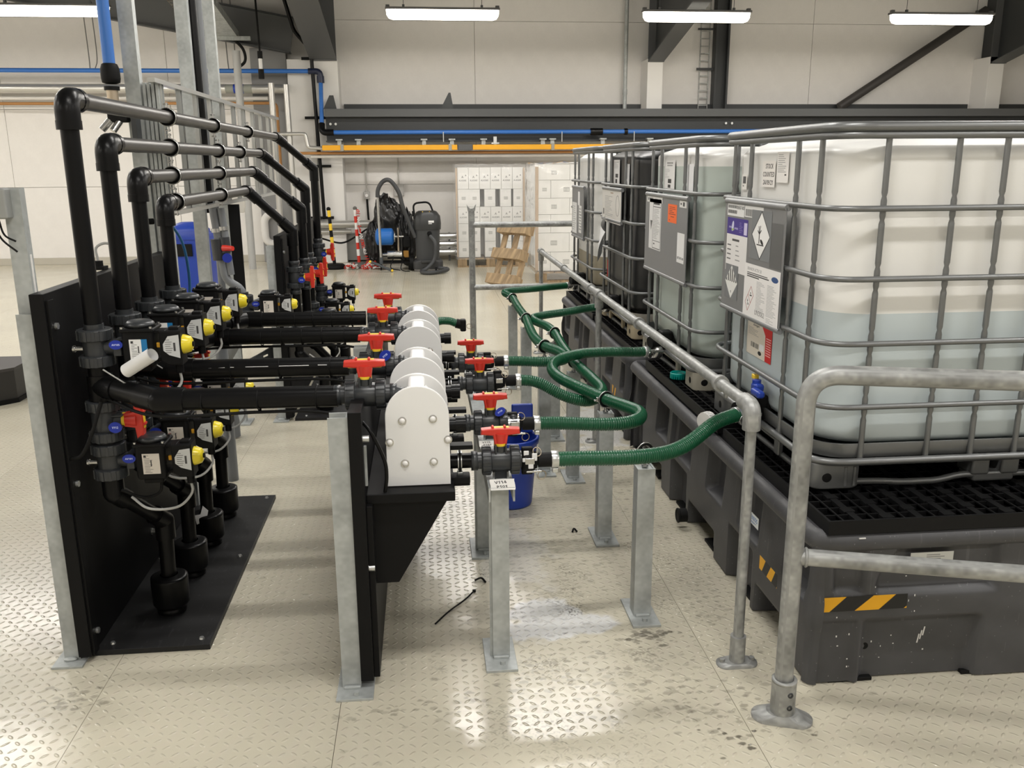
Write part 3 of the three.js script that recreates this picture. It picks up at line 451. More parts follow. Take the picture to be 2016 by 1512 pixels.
for (let i = 0; i < 4; i++) {
  const z = SZ[i], pz = PUMPZ[i], ex = [-0.79, -0.86, -0.86, -0.8][i];
  const t = thing('branch_pipe', `black suction pipe from the ${stackWord[i]} stack to the ${ORD[i]} pump, tied with cable ties`, 'pipe', [SX, VOLT.TEE, z]);
  part(t, 'tee', [cyl([SX, 0.83, z], [SX, 0.965, z], 0.0325), cyl([SX, 0.845, z], [SX, 0.93, z], 0.0375)], M.pipeBlack);
  const e = V(ex, 0.88, pz);
  part(t, 'tee', cyl([SX, VOLT.TEE, z], V(SX, VOLT.TEE, z).lerp(e, 0.3), 0.037), M.pipeBlack); part(t, 'elbow', [cyl(e.clone().lerp(V(SX, VOLT.TEE, z), 0.3), e, 0.0385), cyl(e, [ex + 0.075, 0.878, pz], 0.0385), ball(e, 0.0385)], M.pipeBlack);
  part(t, 'pipe', [cyl([SX, VOLT.TEE, z], e, 0.0325, 0.0325, 20), cyl(e, [-0.27, 0.876, pz], 0.0325, 0.0325, 20)], M.pipeBlack);
  for (const x of [-0.66, -0.5, -0.33, ...(i > 1 ? [-0.58, -0.42] : [])]) part(t, 'cable_tie', [ring([x, 0.874, pz], [1, 0, 0.06], 0.0345, 0.0018, 24, 5), box(x, 0.838, pz, 0.006, 0.012, 0.006)], M.rubber);
  part(t, 'cable', sweep(curve([[SX + 0.03, 0.86, z + 0.04], [ex, 0.837, pz + 0.02], [-0.5, 0.838, pz + 0.015], [-0.33, 0.835, pz + 0.02], [-0.2, 0.8, pz + 0.01]], 30), 0.005, 7), M.rubber);
  part(t, 'tie_tail', cyl([SX + 0.03, 0.955, z + 0.05], [SX + 0.13, 0.9, z + 0.09], 0.0025, 0.0025, 6), M.cableGrey);
  if (i === 1) each(t, 'print_line', [[-0.74, 0.018], [-0.7, 0.022], [-0.66, 0.012], [-0.61, 0.075], [-0.5, 0.1], [-0.37, 0.03]].map(([x, l]) => cyl([x, 0.889, pz + 0.0294], [x + l, 0.8886, pz + 0.0296], 0.0015, 0.0015, 6)), M.paper);
  const d = thing('drain_pipe', `black drain pipe dropping from the ${stackWord[i]} stack into a floor socket`, 'pipe', [SX, 0.02, z]);
  const e1 = V(SX, 0.545, z), e2 = V(-0.92, 0.362, z - [0.205, 0.21, 0.215, 0.2][i]), e3 = V(e2.x - 0.004, 0.16, e2.z);
  part(d, 'pipe', [cyl([SX, 0.6, z], e1, 0.0255), cyl(e1, e2, 0.0255), cyl(e2, e3, 0.0255)], M.pipeBlack);
  const u = e2.clone().sub(e1).normalize(); part(d, 'elbow', [cyl([SX, 0.595, z], e1, 0.033), cyl(e1, e1.clone().addScaledVector(u, 0.06), 0.033), ball(e1, 0.033)], M.pipeBlack);
  part(d, 'elbow', [cyl(e2.clone().addScaledVector(u, -0.06), e2, 0.033), cyl(e2, [e2.x, e2.y - 0.065, e2.z], 0.033), ball(e2, 0.033)], M.pipeBlack);
  part(d, 'floor_socket', latheAt([[0.03, 0.152], [0.052, 0.15], [0.0615, 0.146], [0.0625, 0.14], [0.0615, 0.05], [0.058, 0.042], [0.045, 0.036], [0.045, 0.03], [0.049, 0.026], [0.049, 0.016], [0.045, 0.013], [0.04, 0.012]], [e3.x, 0.008, e3.z], [0, 1, 0], 30), M.pipeBlack);
  if (i === 2) part(d, 'tape_scrap', [prism([[0, 0], [0.04, 0.01], [0.05, 0.05], [0.03, 0.075], [0.018, 0.04], [-0.005, 0.04]], 0.0015).rotateY(0.5).translate(e3.x - 0.03, 0.13, e3.z + 0.062)], M.paper);
}
// short connecting pieces between the stacked valves
for (let i = 0; i < 4; i++) single('stack_nipple', `short black pipe piece under the red handled valve on the ${stackWord[i]} stack`, 'pipe', cyl([SX, 0.735, SZ[i]], [SX, 0.68, SZ[i]], 0.0285), M.pipeBlack);
single('cable', 'black cable curving down the near board beside the nearest stack', 'cable', sweep(curve([[SX + 0.02, 0.86, SZ[0] + 0.07], [SX - 0.01, 0.77, SZ[0] + 0.09], [SX - 0.05, 0.7, SZ[0] + 0.08], [SX - 0.095, 0.68, SZ[0] + 0.06]], 30), 0.006, 8), M.rubber);
single('cable', 'black cable sagging under the lower actuated valve of the nearest stack', 'cable', sweep(curve([[SX + 0.03, 0.56, SZ[0] + 0.02], [SX + 0.09, 0.525, SZ[0]], [SX + 0.14, 0.54, SZ[0]], [SX + 0.15, 0.58, SZ[0]]], 24), 0.005, 8), M.rubber);
{ const t = thing('rolled_paper', 'rolled white paper sheet tucked at the front actuated valve', 'paper', [-0.83, 0.98, -2.68]);
  const pts = [], g = []; const n = 26; const pos = [], idx = []; for (let k = 0; k <= 1; k++) for (let j = 0; j <= n; j++) { const a = j / n * Math.PI * 3.1, r = 0.021 - 0.004 * j / n; pos.push(k * 0.115, Math.cos(a) * r, Math.sin(a) * r); }
  for (let j = 0; j < n; j++) idx.push(j, j + n + 1, j + 1, j + 1, j + n + 1, j + n + 2); const q = new THREE.BufferGeometry(); q.setAttribute('position', new THREE.Float32BufferAttribute(pos, 3)); q.setAttribute('uv', new THREE.Float32BufferAttribute(new Array(pos.length / 3 * 2).fill(0), 2)); q.setIndex(idx); q.computeVertexNormals();
  q.rotateY(-0.35).rotateZ(0.55).translate(-0.883, 0.962, -2.635); const pm = M.paper.clone(); pm.side = THREE.DoubleSide; part(t, 'sheet', q, pm); }

// panels that carry the stacks: near and far
function stackPanel(x0, zf, zb, top, word, plate) {
  const face = x0 + 0.04, t = thing('pipework_stand', `${word} black plastic board standing on galvanised angle posts`, 'stand', [x0, 0, (zf + zb) / 2]);
  part(t, 'board', span(x0, face, 0.0205, top, zb, zf, 0.002), M.hdpe);
  part(t, 'edge_strip', span(face - 0.001, face + 0.008, 0.0205, top - 0.02, zf - 0.05, zf - 0.01, 0.002), M.hdpe);
  for (const z of [zf - 0.02, zb + 0.06]) {
    part(t, 'post', channel(x0 - 0.05, x0 - 0.001, 0.006, top - 0.06, z + 0.004, 0.05, 0.006, 'left'), M.zinc);
    part(t, 'foot_plate', [span(x0 - 0.075, x0 + 0.02, 0, 0.008, z - 0.1, z + 0.05, 0.001), ball([x0 - 0.03, 0.012, z + 0.01], 0.014, 10, 1.6, 0.5, 0.8)], M.zinc);
  }
  for (const [y, dz] of [[top - 0.1, 0.04], [0.595, 0.04], [0.09, 0.045], [0.152, 0.7], [0.62, 0.7], [top - 0.1, 0.7]]) part(t, 'bolt', [cyl([face, y, zf - dz], [face + 0.016, y, zf - dz], 0.0105, 0.0105, 6), cyl([face, y, zf - dz], [face + 0.004, y, zf - dz], 0.0135)], M.brightZinc);
  return t;
}
stackPanel(-1.14, -2.66, -4.1, 1.19, 'near left');
stackPanel(-0.885, -5.39, -7.2, 1.14, 'far');
for (const [x0, x1, z0, z1, w, n] of [[-1.125, -0.74, -4.06, -2.7, 'near black plastic floor plate with four pipe sockets standing on it', 2], [-0.83, -0.4, -7.1, -5.39, 'far black plastic floor plate behind the pump stand', 2]]) {
  const t = thing('floor_mat_plate', w, 'plate', [(x0 + x1) / 2, 0, (z0 + z1) / 2]); part(t, 'plate', span(x0, x1, 0.0005, 0.02, z0, z1, 0.002), new THREE.MeshPhysicalMaterial({ roughness: 0.5, specularIntensity: 0.6, map: dataTex(256, 512, (x, y) => { const n = fbm(x / 256 * 5, y / 512 * 14, 4, 17, 0), s = vnoise(x * 0.5, y * 0.06, 19); const k = 20 + 22 * n + (s > 0.9 ? 14 : 0); return [k, k, k * 1.02]; }, true, 1) }));
  for (const [x, z] of [[x0 + 0.065, z1 - 0.04], [x1 - 0.035, z1 - 0.04], [x1 - 0.035, (z0 + z1) / 2], [x1 - 0.035, z0 + 0.04], [x0 + 0.04, (z0 + z1) / 2]]) part(t, 'screw', cyl([x, 0.02, z], [x, 0.026, z], 0.009, 0.007, 10), M.brightZinc);
}
// far stacks
for (let i = 0; i < 4; i++) {
  const [fx, , fz] = FAR[i], k = 3 - i, word = ORD[k], low = [0.91, 0.87, 0.87, 0.885][i];
  copy(mvProto, [fx, low, fz], `red handled valve on the ${word} pipe of the far stack`, { rot: [0, 0, -Math.PI / 2] });
  const yA = [0.6, 0.57, 0.56, 0.53][i];
  copy(avProtos[k === 1 ? 0 : 1], [fx, yA, fz], `actuated valve on the ${word} pipe of the far stack`);
  single('stack_pipe', `black pipe between two valves on the ${word} pipe of the far stack`, 'pipe', cyl([fx, yA + 0.07, fz], [fx, low - 0.09, fz], 0.028), M.pipeBlack);
  const d = thing('drain_pipe', `black drain pipe on the ${word} pipe of the far stack`, 'pipe', [fx, 0.02, fz]); const e1 = V(fx, yA - 0.12, fz), e2 = V(fx + 0.13, yA - 0.3, fz - 0.1), e3 = V(e2.x, 0.14, e2.z);
  part(d, 'pipe', [cyl([fx, yA - 0.07, fz], e1, 0.0265), cyl(e1, e2, 0.0265), cyl(e2, e3, 0.0265)], M.pipeBlack); part(d, 'elbow', [ball(e1, 0.034), cyl(e1, e1.clone().lerp(e2, 0.25), 0.034)], M.pipeBlack); part(d, 'elbow', [ball(e2, 0.034), cyl(e2, [e2.x, e2.y - 0.06, e2.z], 0.034)], M.pipeBlack);
  part(d, 'floor_socket', latheAt([[0.03, 0.14], [0.055, 0.15], [0.062, 0.146], [0.062, 0.05], [0.045, 0.036], [0.049, 0.026], [0.045, 0.013], [0.04, 0.012]], [e3.x, 0.008, e3.z], [0, 1, 0], 26), M.pipeBlack);
}

// ---------------------------------------------------------------- pump stand, pumps, guards
{
  const t = thing('pump_stand', 'black plastic pump bench with sloped gussets on galvanised channel posts', 'stand', [-0.2, 0, -3.3]);
  part(t, 'board', span(-0.228, -0.19, 0.03, 0.875, -4.3, -2.41, 0.002), M.hdpe);
  part(t, 'back_strip', span(-0.19, -0.172, 0.03, 0.585, -4.3, -2.43, 0.002), M.hdpe);
  for (const z of [-2.42, -3.4, -4.28]) {
    part(t, 'post', channel(-0.285, -0.229, 0.008, 0.858, z, 0.06, 0.006, 'left'), M.zinc);
    part(t, 'foot_plate', [span(-0.3, -0.19, 0, 0.008, z - 0.13, z + 0.065, 0.001), box(-0.255, 0.012, z + 0.008, 0.05, 0.01, 0.012, 0.003)], M.zinc); each(t, 'anchor_bolt', [[-0.24, 0.045], [-0.2, -0.1]].map(([x, k]) => cyl([x, 0.007, z + k], [x, 0.02, z + k], 0.009, 0.009, 6)), M.zinc);
  }
  part(t, 'shelf', span(-0.19, 0.07, 0.582, 0.612, -4.25, -2.455, 0.003), M.hdpe);
  for (const z of [-2.5, -3.0, -3.5, -4.05]) part(t, 'gusset', prism([[-0.172, 0.582], [0.05, 0.582], [-0.105, 0.318], [-0.172, 0.318]], 0.02).translate(0, 0, z), M.hdpe);
  for (const [y, z] of [[0.79, -2.435], [0.39, -2.435]]) part(t, 'bolt', [cyl([-0.19, y, z], [-0.172, y, z], 0.01, 0.01, 6)], M.brightZinc);
  part(t, 'clip_rail', span(-0.19, -0.183, 0.64, 0.76, -2.47, -2.455), M.zinc);
}
{
  const arch = (w, h) => { const r = w / 2, o = [[-r, 0], [r, 0]]; for (let i = 0; i <= 22; i++) { const a = i / 22 * Math.PI; o.push([r * Math.cos(a), h - r + r * Math.sin(a)]); } return o; };
  const pump = thing('pump', 'black pump under the nearest white guard', 'pump', [PX, 0.612, PUMPZ[0]]), Lo = { local: true };
  part(pump, 'casing', [cyl([0, 0.17, -0.06], [0, 0.17, 0.06], 0.078, 0.078, 26), box(0, 0.04, 0, 0.14, 0.08, 0.1, 0.008)], M.pipeBlack, Lo);
  part(pump, 'outlet_port', [cyl([0.05, 0.165, 0.01], [0.135, 0.165, 0.01], 0.022), cyl([0.115, 0.165, 0.01], [0.145, 0.165, 0.01], 0.026)], M.pipeBlack, Lo);
  each(pump, 'foot', [box(0.11, -0.003, 0.02, 0.09, 0.02, 0.05, 0.002), box(0.13, 0.1, 0.02, 0.07, 0.014, 0.04, 0.002)], M.hdpe, Lo);
  part(pump, 'inlet_reducer', [cyl([-0.215 + 0.15, 0.265, 0], [-0.02, 0.265, 0], 0.02), cyl([-0.08, 0.265, 0], [-0.055, 0.265, 0], 0.016)], M.pvc, Lo);
  const guard = thing('pump_guard', 'white arched pump guard with six domed caps at the front, nearest of the four', 'guard', [PX, 0.612, PUMPZ[0]]);
  part(guard, 'front_plate', prism(arch(0.188, 0.306), 0.014, 0.002).translate(0, 0.002, 0.074), M.guard, Lo);
  part(guard, 'back_plate', prism(arch(0.188, 0.306), 0.014, 0.002).translate(0, 0.002, -0.088), M.guard, Lo);
  part(guard, 'bridge', [box(0, 0.268, 0, 0.052, 0.07, 0.15, 0.012), box(0, 0.255, 0, 0.07, 0.04, 0.15, 0.012)], M.guard, Lo);
  for (const [x, y] of [[-0.044, 0.205], [0.046, 0.208], [-0.083, 0.14], [0.089, 0.143], [-0.04, 0.073], [0.045, 0.075]]) { const c = part(guard, 'cap', ball([x, y, 0.0885], 0.009, 12, 1, 1, 0.8), M.white, Lo); part(c, 'washer', latheAt([[0.004, 0], [0.0125, 0], [0.0125, 0.002], [0.004, 0.002]], [x, y, 0.0878], [0, 0, 1], 20), M.steel, Lo); }
  for (let i = 1; i < 4; i++) { copy(pump, [PX, 0.612, PUMPZ[i]], `black pump under the ${ORD[i]} white guard`); copy(guard, [PX, 0.612, PUMPZ[i]], `white arched pump guard, ${ORD[i]} of the four in the row`); }
  single('pump_cable', 'shiny black cable arching from the board edge down beside the nearest white guard', 'cable', sweep(curve([[-0.19, 0.83, -2.47], [-0.165, 0.8, -2.45], [-0.133, 0.72, -2.455], [-0.128, 0.665, -2.46], [-0.135, 0.615, -2.47]], 36), 0.0055, 8), M.pipeBlack);
}
// inlet and outlet valves, outlet stubs
{
  inletProto = ballValve('ball_valve', 'red handled inlet valve left of the nearest white guard', undefined, 1.0); inletProto.position.set(-0.187, 0.878, PUMPZ[0]);
  part(inletProto, 'reducer', [cyl([0.085, 0, 0], [0.115, 0, 0], 0.027, 0.018), cyl([0.115, 0, 0], [0.135, 0, 0], 0.0165), cyl([0.135, 0, 0], [0.15, 0, 0], 0.012)], M.pvc, { local: true });
  for (let i = 1; i < 4; i++) { const v = copy(inletProto, [[0, -0.172, -0.175, -0.168][i], 0.878, PUMPZ[i]], `red handled inlet valve left of the ${ORD[i]} white guard`); }
  outletProto = ballValve('ball_valve', 'red handled outlet valve on the nearest black pump outlet, above the taped post', undefined, 0.98, { feet: true }); outletProto.position.set(0.217, 0.655, PUMPZ[0]);
  for (let i = 1; i < 4; i++) copy(outletProto, [[0, 0.216, 0.215, 0.2][i], 0.658, PUMPZ[i]], `red handled outlet valve on the ${ORD[i]} pump outlet`);
  for (const [i, txt] of [[1, 'V117']]) { const v = scene.children.find((o) => o.userData.label === `red handled outlet valve on the ${ORD[1]} pump outlet`); part(v, 'name_tag', tagDisc(0.04, 0.028).rotateX(-0.5).rotateZ(0.6).translate(0.032, 0.048, 0.04), tagTex('V115'), { local: true, keepUV: true, label: 'blue oval tag' }); }
  { const v = scene.children.find((o) => o.userData.label === `red handled inlet valve left of the ${ORD[2]} white guard`) , w = scene.children.find((o) => o.userData.label === `red handled inlet valve left of the ${ORD[1]} white guard`); part(w, 'name_tag', tagDisc(0.042, 0.034).rotateZ(0.7).translate(0.03, 0.042, 0.05), tagTex('V110'), { local: true, keepUV: true, label: 'blue oval tag' }); }
  for (let i = 0; i < 4; i++) {
    const z = PUMPZ[i], y = 0.657, t = thing('outlet_pipe', `black outlet pipe with steel clamp between the ${ORD[i]} pump and its outlet valve`, 'pipe', [0.1, y, z]);
    part(t, 'pipe', cyl([0.02, y, z], [0.14, y, z], 0.024), M.pipeBlack);
    part(t, 'clamp', [ring([0.09, y, z], [1, 0, 0], 0.028, 0.006, 24, 8)], M.rubber); part(t, 'clamp_band', [cyl([0.084, y, z], [0.096, y, z], 0.0325, 0.0325, 26), box(0.09, y - 0.036, z + 0.01, 0.018, 0.012, 0.02, 0.003), cyl([0.09, y - 0.07, z + 0.01], [0.09, y - 0.03, z + 0.01], 0.006, 0.006, 8)], M.brightZinc);
    part(t, 'clamp_foot', [box(0.095, y - 0.063, z + 0.01, 0.05, 0.018, 0.04, 0.002), cyl([0.09, y - 0.054, z + 0.01], [0.09, y - 0.044, z + 0.01], 0.01, 0.01, 6)], M.hdpe);
  }
}
// channel and posts under the outlet valves
{
  const t = thing('valve_support', 'galvanised channel on two posts carrying the outlet valves, handwritten tape on its near end', 'stand', [0.21, 0, -3.1]);
  part(t, 'channel', prism([[0.172, 0.6], [0.252, 0.6], [0.252, 0.555], [0.246, 0.555], [0.246, 0.594], [0.178, 0.594], [0.178, 0.555], [0.172, 0.555]], 1.6).translate(0, 0, -4.1), M.zinc);
  for (const z of [-2.56, -3.38]) {
    part(t, 'post', [channel(0.182, 0.236, 0.008, 0.593, z + 0.025, 0.055), span(0.174, 0.183, 0.008, 0.593, z + 0.008, z + 0.014)], M.zinc);
    part(t, 'foot_plate', [span(0.155, 0.255, 0, 0.009, z - 0.1, z + 0.1, 0.001), box(0.208, 0.013, z + 0.03, 0.05, 0.01, 0.01, 0.003)], M.zinc); part(t, 'anchor_bolt', cyl([0.21, 0.007, z + 0.065], [0.21, 0.02, z + 0.065], 0.009, 0.009, 6), M.zinc);
  }
  for (const z of PUMPZ) each(t, 'valve_clip', [span(0.19, 0.196, 0.599, 0.625, z + 0.02, z + 0.03), span(0.234, 0.24, 0.599, 0.625, z + 0.02, z + 0.03)], M.steel);
  const tape = (a, b) => new THREE.MeshStandardMaterial({ roughness: 0.6, map: canvasTex(160, 96, (x, w, h) => { x.fillStyle = '#e9e7e2'; x.fillRect(0, 0, w, h); x.fillStyle = '#1c1c1c'; x.font = 'bold 34px sans-serif'; x.save(); x.translate(30, 40); x.rotate(-0.03); x.fillText(a, 0, 0); x.fillText(b, 6, 40); x.restore(); }) });
  const sheet = (w, h, fold) => { const g = new THREE.PlaneGeometry(w, h, 8, 6), p = g.attributes.position, r = rng(8); for (let i = 0; i < p.count; i++) { const v = p.getY(i) / h + 0.5; if (v < fold) { p.setZ(i, (v - fold) * h * 0.9); p.setY(i, (fold - 0.5) * h + (v - fold) * h * 0.25); } p.setX(i, p.getX(i) + (r() - 0.5) * 0.003); } g.computeVertexNormals(); return g; };
  const m = tape('V114', 'P101'); m.side = THREE.DoubleSide;
  part(t, 'tape_label', sheet(0.075, 0.05, 0.0).rotateX(-1.2).translate(0.216, 0.605, -2.515), m, { keepUV: true, label: 'white tape with handwriting' });
  const m2 = tape('V115', 'P102'); part(t, 'tape_label', new THREE.PlaneGeometry(0.06, 0.035).rotateX(-Math.PI / 2 + 0.3).translate(0.2, 0.606, -2.92), m2, { keepUV: true, label: 'white tape with handwriting' });
}
// hose posts with ring clamps
const POSTS = [[0.722, -2.78, 0.55], [0.722, -3.44, 0.555], [0.715, -4.19, 0.55], [0.722, -4.88, 0.56], [0.585, -4.3, 0.605], [0.59, -5.15, 0.6], [0.605, -6.1, 0.58]];
{
  const words = ['nearest galvanised hose post, its open clamp empty', 'second hose post, under the bend of the second green hose', 'third hose post in the row along the thin handrail', 'farthest hose post in the row along the thin handrail', 'inner hose post carrying the fourth green hose, nearest of three', 'inner hose post carrying the fourth green hose, middle of three', 'inner hose post carrying the fourth green hose, farthest of three'];
  POSTS.forEach(([x, z, h], i) => {
    const t = thing('hose_post', words[i], 'post', [x, 0, z]), w = 0.03;
    part(t, 'post', [channel(x - w, x + w, 0.008, h, z + 0.03, 0.06), span(x - w + 0.005, x + w - 0.005, h - 0.012, h - 0.004, z - 0.03, z + 0.025)], M.zinc);
    part(t, 'foot_plate', [span(x - 0.048, x + 0.05, 0, 0.009, z - 0.1, z + 0.1, 0.001), box(x, 0.013, z + 0.035, 0.05, 0.01, 0.012, 0.003)], M.zinc); part(t, 'anchor_bolt', cyl([x, 0.007, z + 0.07], [x, 0.02, z + 0.07], 0.009, 0.009, 6), M.zinc);
    const rr = i === 0 ? 0.027 : 0.0285, cy = h + 0.026 + rr, n = part(t, 'clamp', ring([x, cy, z], i === 0 ? [0.25, 0, 1] : [0.35, 0, 1], rr, 0.0055, 26, 8), M.rubber);
    part(t, 'clamp_band', [ring([x, cy, z + 0.002], i === 0 ? [0.25, 0, 1] : [0.35, 0, 1], rr + 0.0045, 0.0025, 26, 6), cyl([x, h, z], [x, h + 0.02, z], 0.006, 0.006, 8), cyl([x, h, z], [x, h + 0.008, z], 0.012, 0.012, 6), box(x - rr - 0.006, cy, z, 0.012, 0.02, 0.012, 0.003), cyl([x - rr - 0.02, cy - 0.004, z], [x - rr + 0.005, cy - 0.004, z], 0.004, 0.004, 8)], M.steel);
  });
}
// green hoses
const hoseR = 0.0235;
const ribbed = (l) => hoseR + 0.0016 * Math.cos(l / 0.0085 * 6.283);
function camlock(t, at, dir, back) { // black cam coupling at the pump end of a hose
  const a = V(...at), d = V(...dir).normalize(), q = (k) => a.clone().addScaledVector(d, k);
  part(t, 'coupling', [cyl(q(-0.085), q(-0.05), 0.021), latheAt([[0.015, 0], [0.033, 0.002], [0.036, 0.012], [0.036, 0.034], [0.03, 0.04], [0.026, 0.05], [0.015, 0.052]], q(-0.055), dir, 22), cyl(q(0), q(0.04), 0.0235), box(q(-0.035).x, q(-0.035).y + 0.036, q(-0.035).z, 0.035, 0.016, 0.02, 0.004), box(q(-0.035).x, q(-0.035).y - 0.036, q(-0.035).z, 0.035, 0.016, 0.02, 0.004)], M.rubber);
  each(t, 'lever', [box(q(-0.015).x, q(0).y - 0.03, q(0).z + 0.018, 0.05, 0.008, 0.012, 0.003), box(q(-0.03).x, q(0).y + 0.008, q(0).z + 0.034, 0.03, 0.02, 0.006, 0.002)], M.steel);
  each(t, 'pull_ring', [ring(q(0.01).add(V(0, -0.045, 0.015)), [0.3, 0, 1], 0.014, 0.0016, 20, 6), ring(q(-0.005).add(V(0, 0.03, 0.01)), [0.4, 0.6, 1], 0.014, 0.0016, 20, 6)], M.brass);
  part(t, 'hose_clamp', [latheAt([[0.022, -0.011], [0.0275, -0.011], [0.0275, 0.011], [0.022, 0.011]], q(0.052), dir, 26), box(q(0.052).x, q(0).y - 0.03, q(0).z + 0.012, 0.02, 0.016, 0.018, 0.004)], M.brightZinc);
}
function tankEnd(t, at, dir) {
  const a = V(...at), d = V(...dir).normalize(), q = (k) => a.clone().addScaledVector(d, k);
  part(t, 'hose_clamp', [latheAt([[0.022, -0.01], [0.0275, -0.01], [0.0275, 0.01], [0.022, 0.01]], q(-0.012), dir, 24)], M.brightZinc);
  part(t, 'coupling', [cyl(q(0), q(0.03), 0.023), latheAt([[0.015, 0], [0.034, 0.002], [0.036, 0.034], [0.028, 0.045]], q(0.025), dir, 20)], M.steel);
  each(t, 'lever', [box(q(0.04).x, a.y + 0.008, a.z + 0.04, 0.06, 0.012, 0.006, 0.002), box(q(0.045).x, a.y + 0.036, a.z, 0.03, 0.01, 0.012, 0.002)], M.steel);
  part(t, 'pull_ring', ring(q(0.005).add(V(0, -0.012, 0.036)), [0.4, 0, 1], 0.016, 0.0018, 20, 6), M.steel);
}
const HOSES = [
  { start: [0.39, 0.65, -2.6], pts: [[0.39, 0.65, -2.6], [0.46, 0.65, -2.6], [0.64, 0.638, -2.625], [0.79, 0.63, -2.69], [0.88, 0.648, -2.75], [0.97, 0.682, -2.82], [1.05, 0.686, -2.88], [1.09, 0.684, -2.91]], end: [1.09, 0.684, -2.91], dir: [0.9, 0, -0.35] },
  { start: [0.385, 0.648, -3.005], pts: [[0.385, 0.648, -3.005], [0.46, 0.646, -3.005], [0.64, 0.636, -3.0], [0.745, 0.634, -3.03], [0.795, 0.632, -3.14], [0.77, 0.618, -3.3], [0.722, 0.61, -3.44], [0.65, 0.622, -3.57], [0.575, 0.635, -3.73], [0.56, 0.645, -3.87], [0.61, 0.655, -4.0], [0.72, 0.662, -4.08], [0.86, 0.656, -4.14], [1.02, 0.643, -4.18], [1.09, 0.64, -4.2]], end: [1.09, 0.64, -4.2], dir: [1, 0, -0.15] },
  { start: [0.38, 0.665, -3.585], pts: [[0.38, 0.665, -3.585], [0.45, 0.66, -3.585], [0.56, 0.6, -3.56], [0.67, 0.565, -3.575], [0.76, 0.575, -3.69], [0.75, 0.59, -3.87], [0.725, 0.6, -4.05], [0.715, 0.605, -4.19], [0.712, 0.61, -4.5], [0.722, 0.614, -4.88], [0.7, 0.625, -5.05], [0.645, 0.635, -5.16], [0.645, 0.64, -5.26], [0.74, 0.645, -5.32], [0.88, 0.652, -5.37], [1.02, 0.663, -5.43], [1.09, 0.665, -5.45]], end: [1.09, 0.665, -5.45], dir: [1, 0, -0.25] },
  { start: [0.365, 0.66, -3.98], pts: [[0.365, 0.66, -3.98], [0.44, 0.658, -3.98], [0.56, 0.65, -3.98], [0.65, 0.65, -4.03], [0.65, 0.657, -4.15], [0.585, 0.66, -4.3], [0.565, 0.66, -4.5], [0.572, 0.658, -4.8], [0.59, 0.655, -5.15], [0.595, 0.645, -5.6], [0.605, 0.635, -6.1], [0.59, 0.637, -6.24], [0.565, 0.64, -6.33], [0.6, 0.642, -6.41], [0.75, 0.643, -6.46], [0.94, 0.642, -6.57], [1.09, 0.64, -6.66]], end: [1.09, 0.64, -6.66], dir: [0.9, 0, -0.45] },
];
function relaxed(points, n, rounds) { let p = new THREE.CatmullRomCurve3(points.map(P), false, 'centripetal').getSpacedPoints(n); for (let k = 0; k < rounds; k++) p = p.map((q, i) => (i < 2 || i > n - 2 ? q : q.clone().multiplyScalar(0.5).addScaledVector(p[i - 1], 0.25).addScaledVector(p[i + 1], 0.25))); return new THREE.CatmullRomCurve3(p); }
HOSES.forEach((h, i) => {
  const t = thing('green_hose', `ribbed green hose from the ${ORD[i]} pump to the ${ORD[i]} caged tank`, 'hose', h.start), c0 = new THREE.CatmullRomCurve3(h.pts.map(P), false, 'centripetal'), L = c0.getLength(), c = relaxed(h.pts, Math.round(L / 0.012), 14); c.arcLengthDivisions = 1500;
  part(t, 'hose', sweep(c.getSpacedPoints(Math.round(L / 0.0025)), ribbed, 14), M.hose);
  camlock(t, [h.start[0] - 0.055, h.start[1], h.start[2]], [1, 0, 0]); tankEnd(t, h.end, h.dir);
  if (i === 1) part(t, 'torn_tape', cyl([h.start[0] - 0.108, h.start[1], h.start[2]], [h.start[0] - 0.068, h.start[1], h.start[2]], 0.0372, 0.0366, 9), M.steel, { label: 'torn silver tape' });
  if (i === 0) each(t, 'torn_tape', [[-0.1, 0.012, 0.033], [-0.082, -0.008, 0.034], [-0.095, 0.028, 0.022], [-0.07, 0.02, 0.03]].map(([a, b, c], k) => box(h.start[0] + a, h.start[1] + b, h.start[2] + c, 0.016, 0.012 + 0.004 * k, 0.006, 0.002)), M.paper, { label: 'torn white tape' });
});
{ // cam adaptors with tape between the valves and the hoses
  for (let i = 0; i < 4; i++) { const z = PUMPZ[i]; single('hose_adaptor', `dark threaded adaptor${i < 2 ? ' wrapped in torn silver tape' : ''} right of the ${ORD[i]} outlet valve`, 'adaptor', [cyl([0.27, 0.655, z], [0.30, 0.655, z], 0.024), cyl([0.262, 0.655, z], [0.275, 0.655, z], 0.029, 0.029, 8)], i < 2 ? M.steel : M.pvc); }
  const t = thing('spare_hose', 'short green hose end lying past the farthest white guard', 'hose', [0.02, 0.55, -4.5]); const c = curve([[-0.02, 0.73, -4.3], [0.05, 0.775, -4.4], [0.11, 0.778, -4.42], [0.15, 0.765, -4.42]], 90);
  part(t, 'hose', sweep(c, (l) => 0.02 + 0.001 * Math.cos(l / 0.0085 * 6.283), 12), M.hose); part(t, 'coupling', [cyl([0.15, 0.765, -4.42], [0.19, 0.755, -4.42], 0.024), box(0.185, 0.755, -4.42, 0.03, 0.06, 0.05, 0.008)], M.rubber); part(t, 'pull_ring', ring([0.215, 0.75, -4.41], [0.2, 0.3, 1], 0.012, 0.0016, 18, 6), M.brass);
}

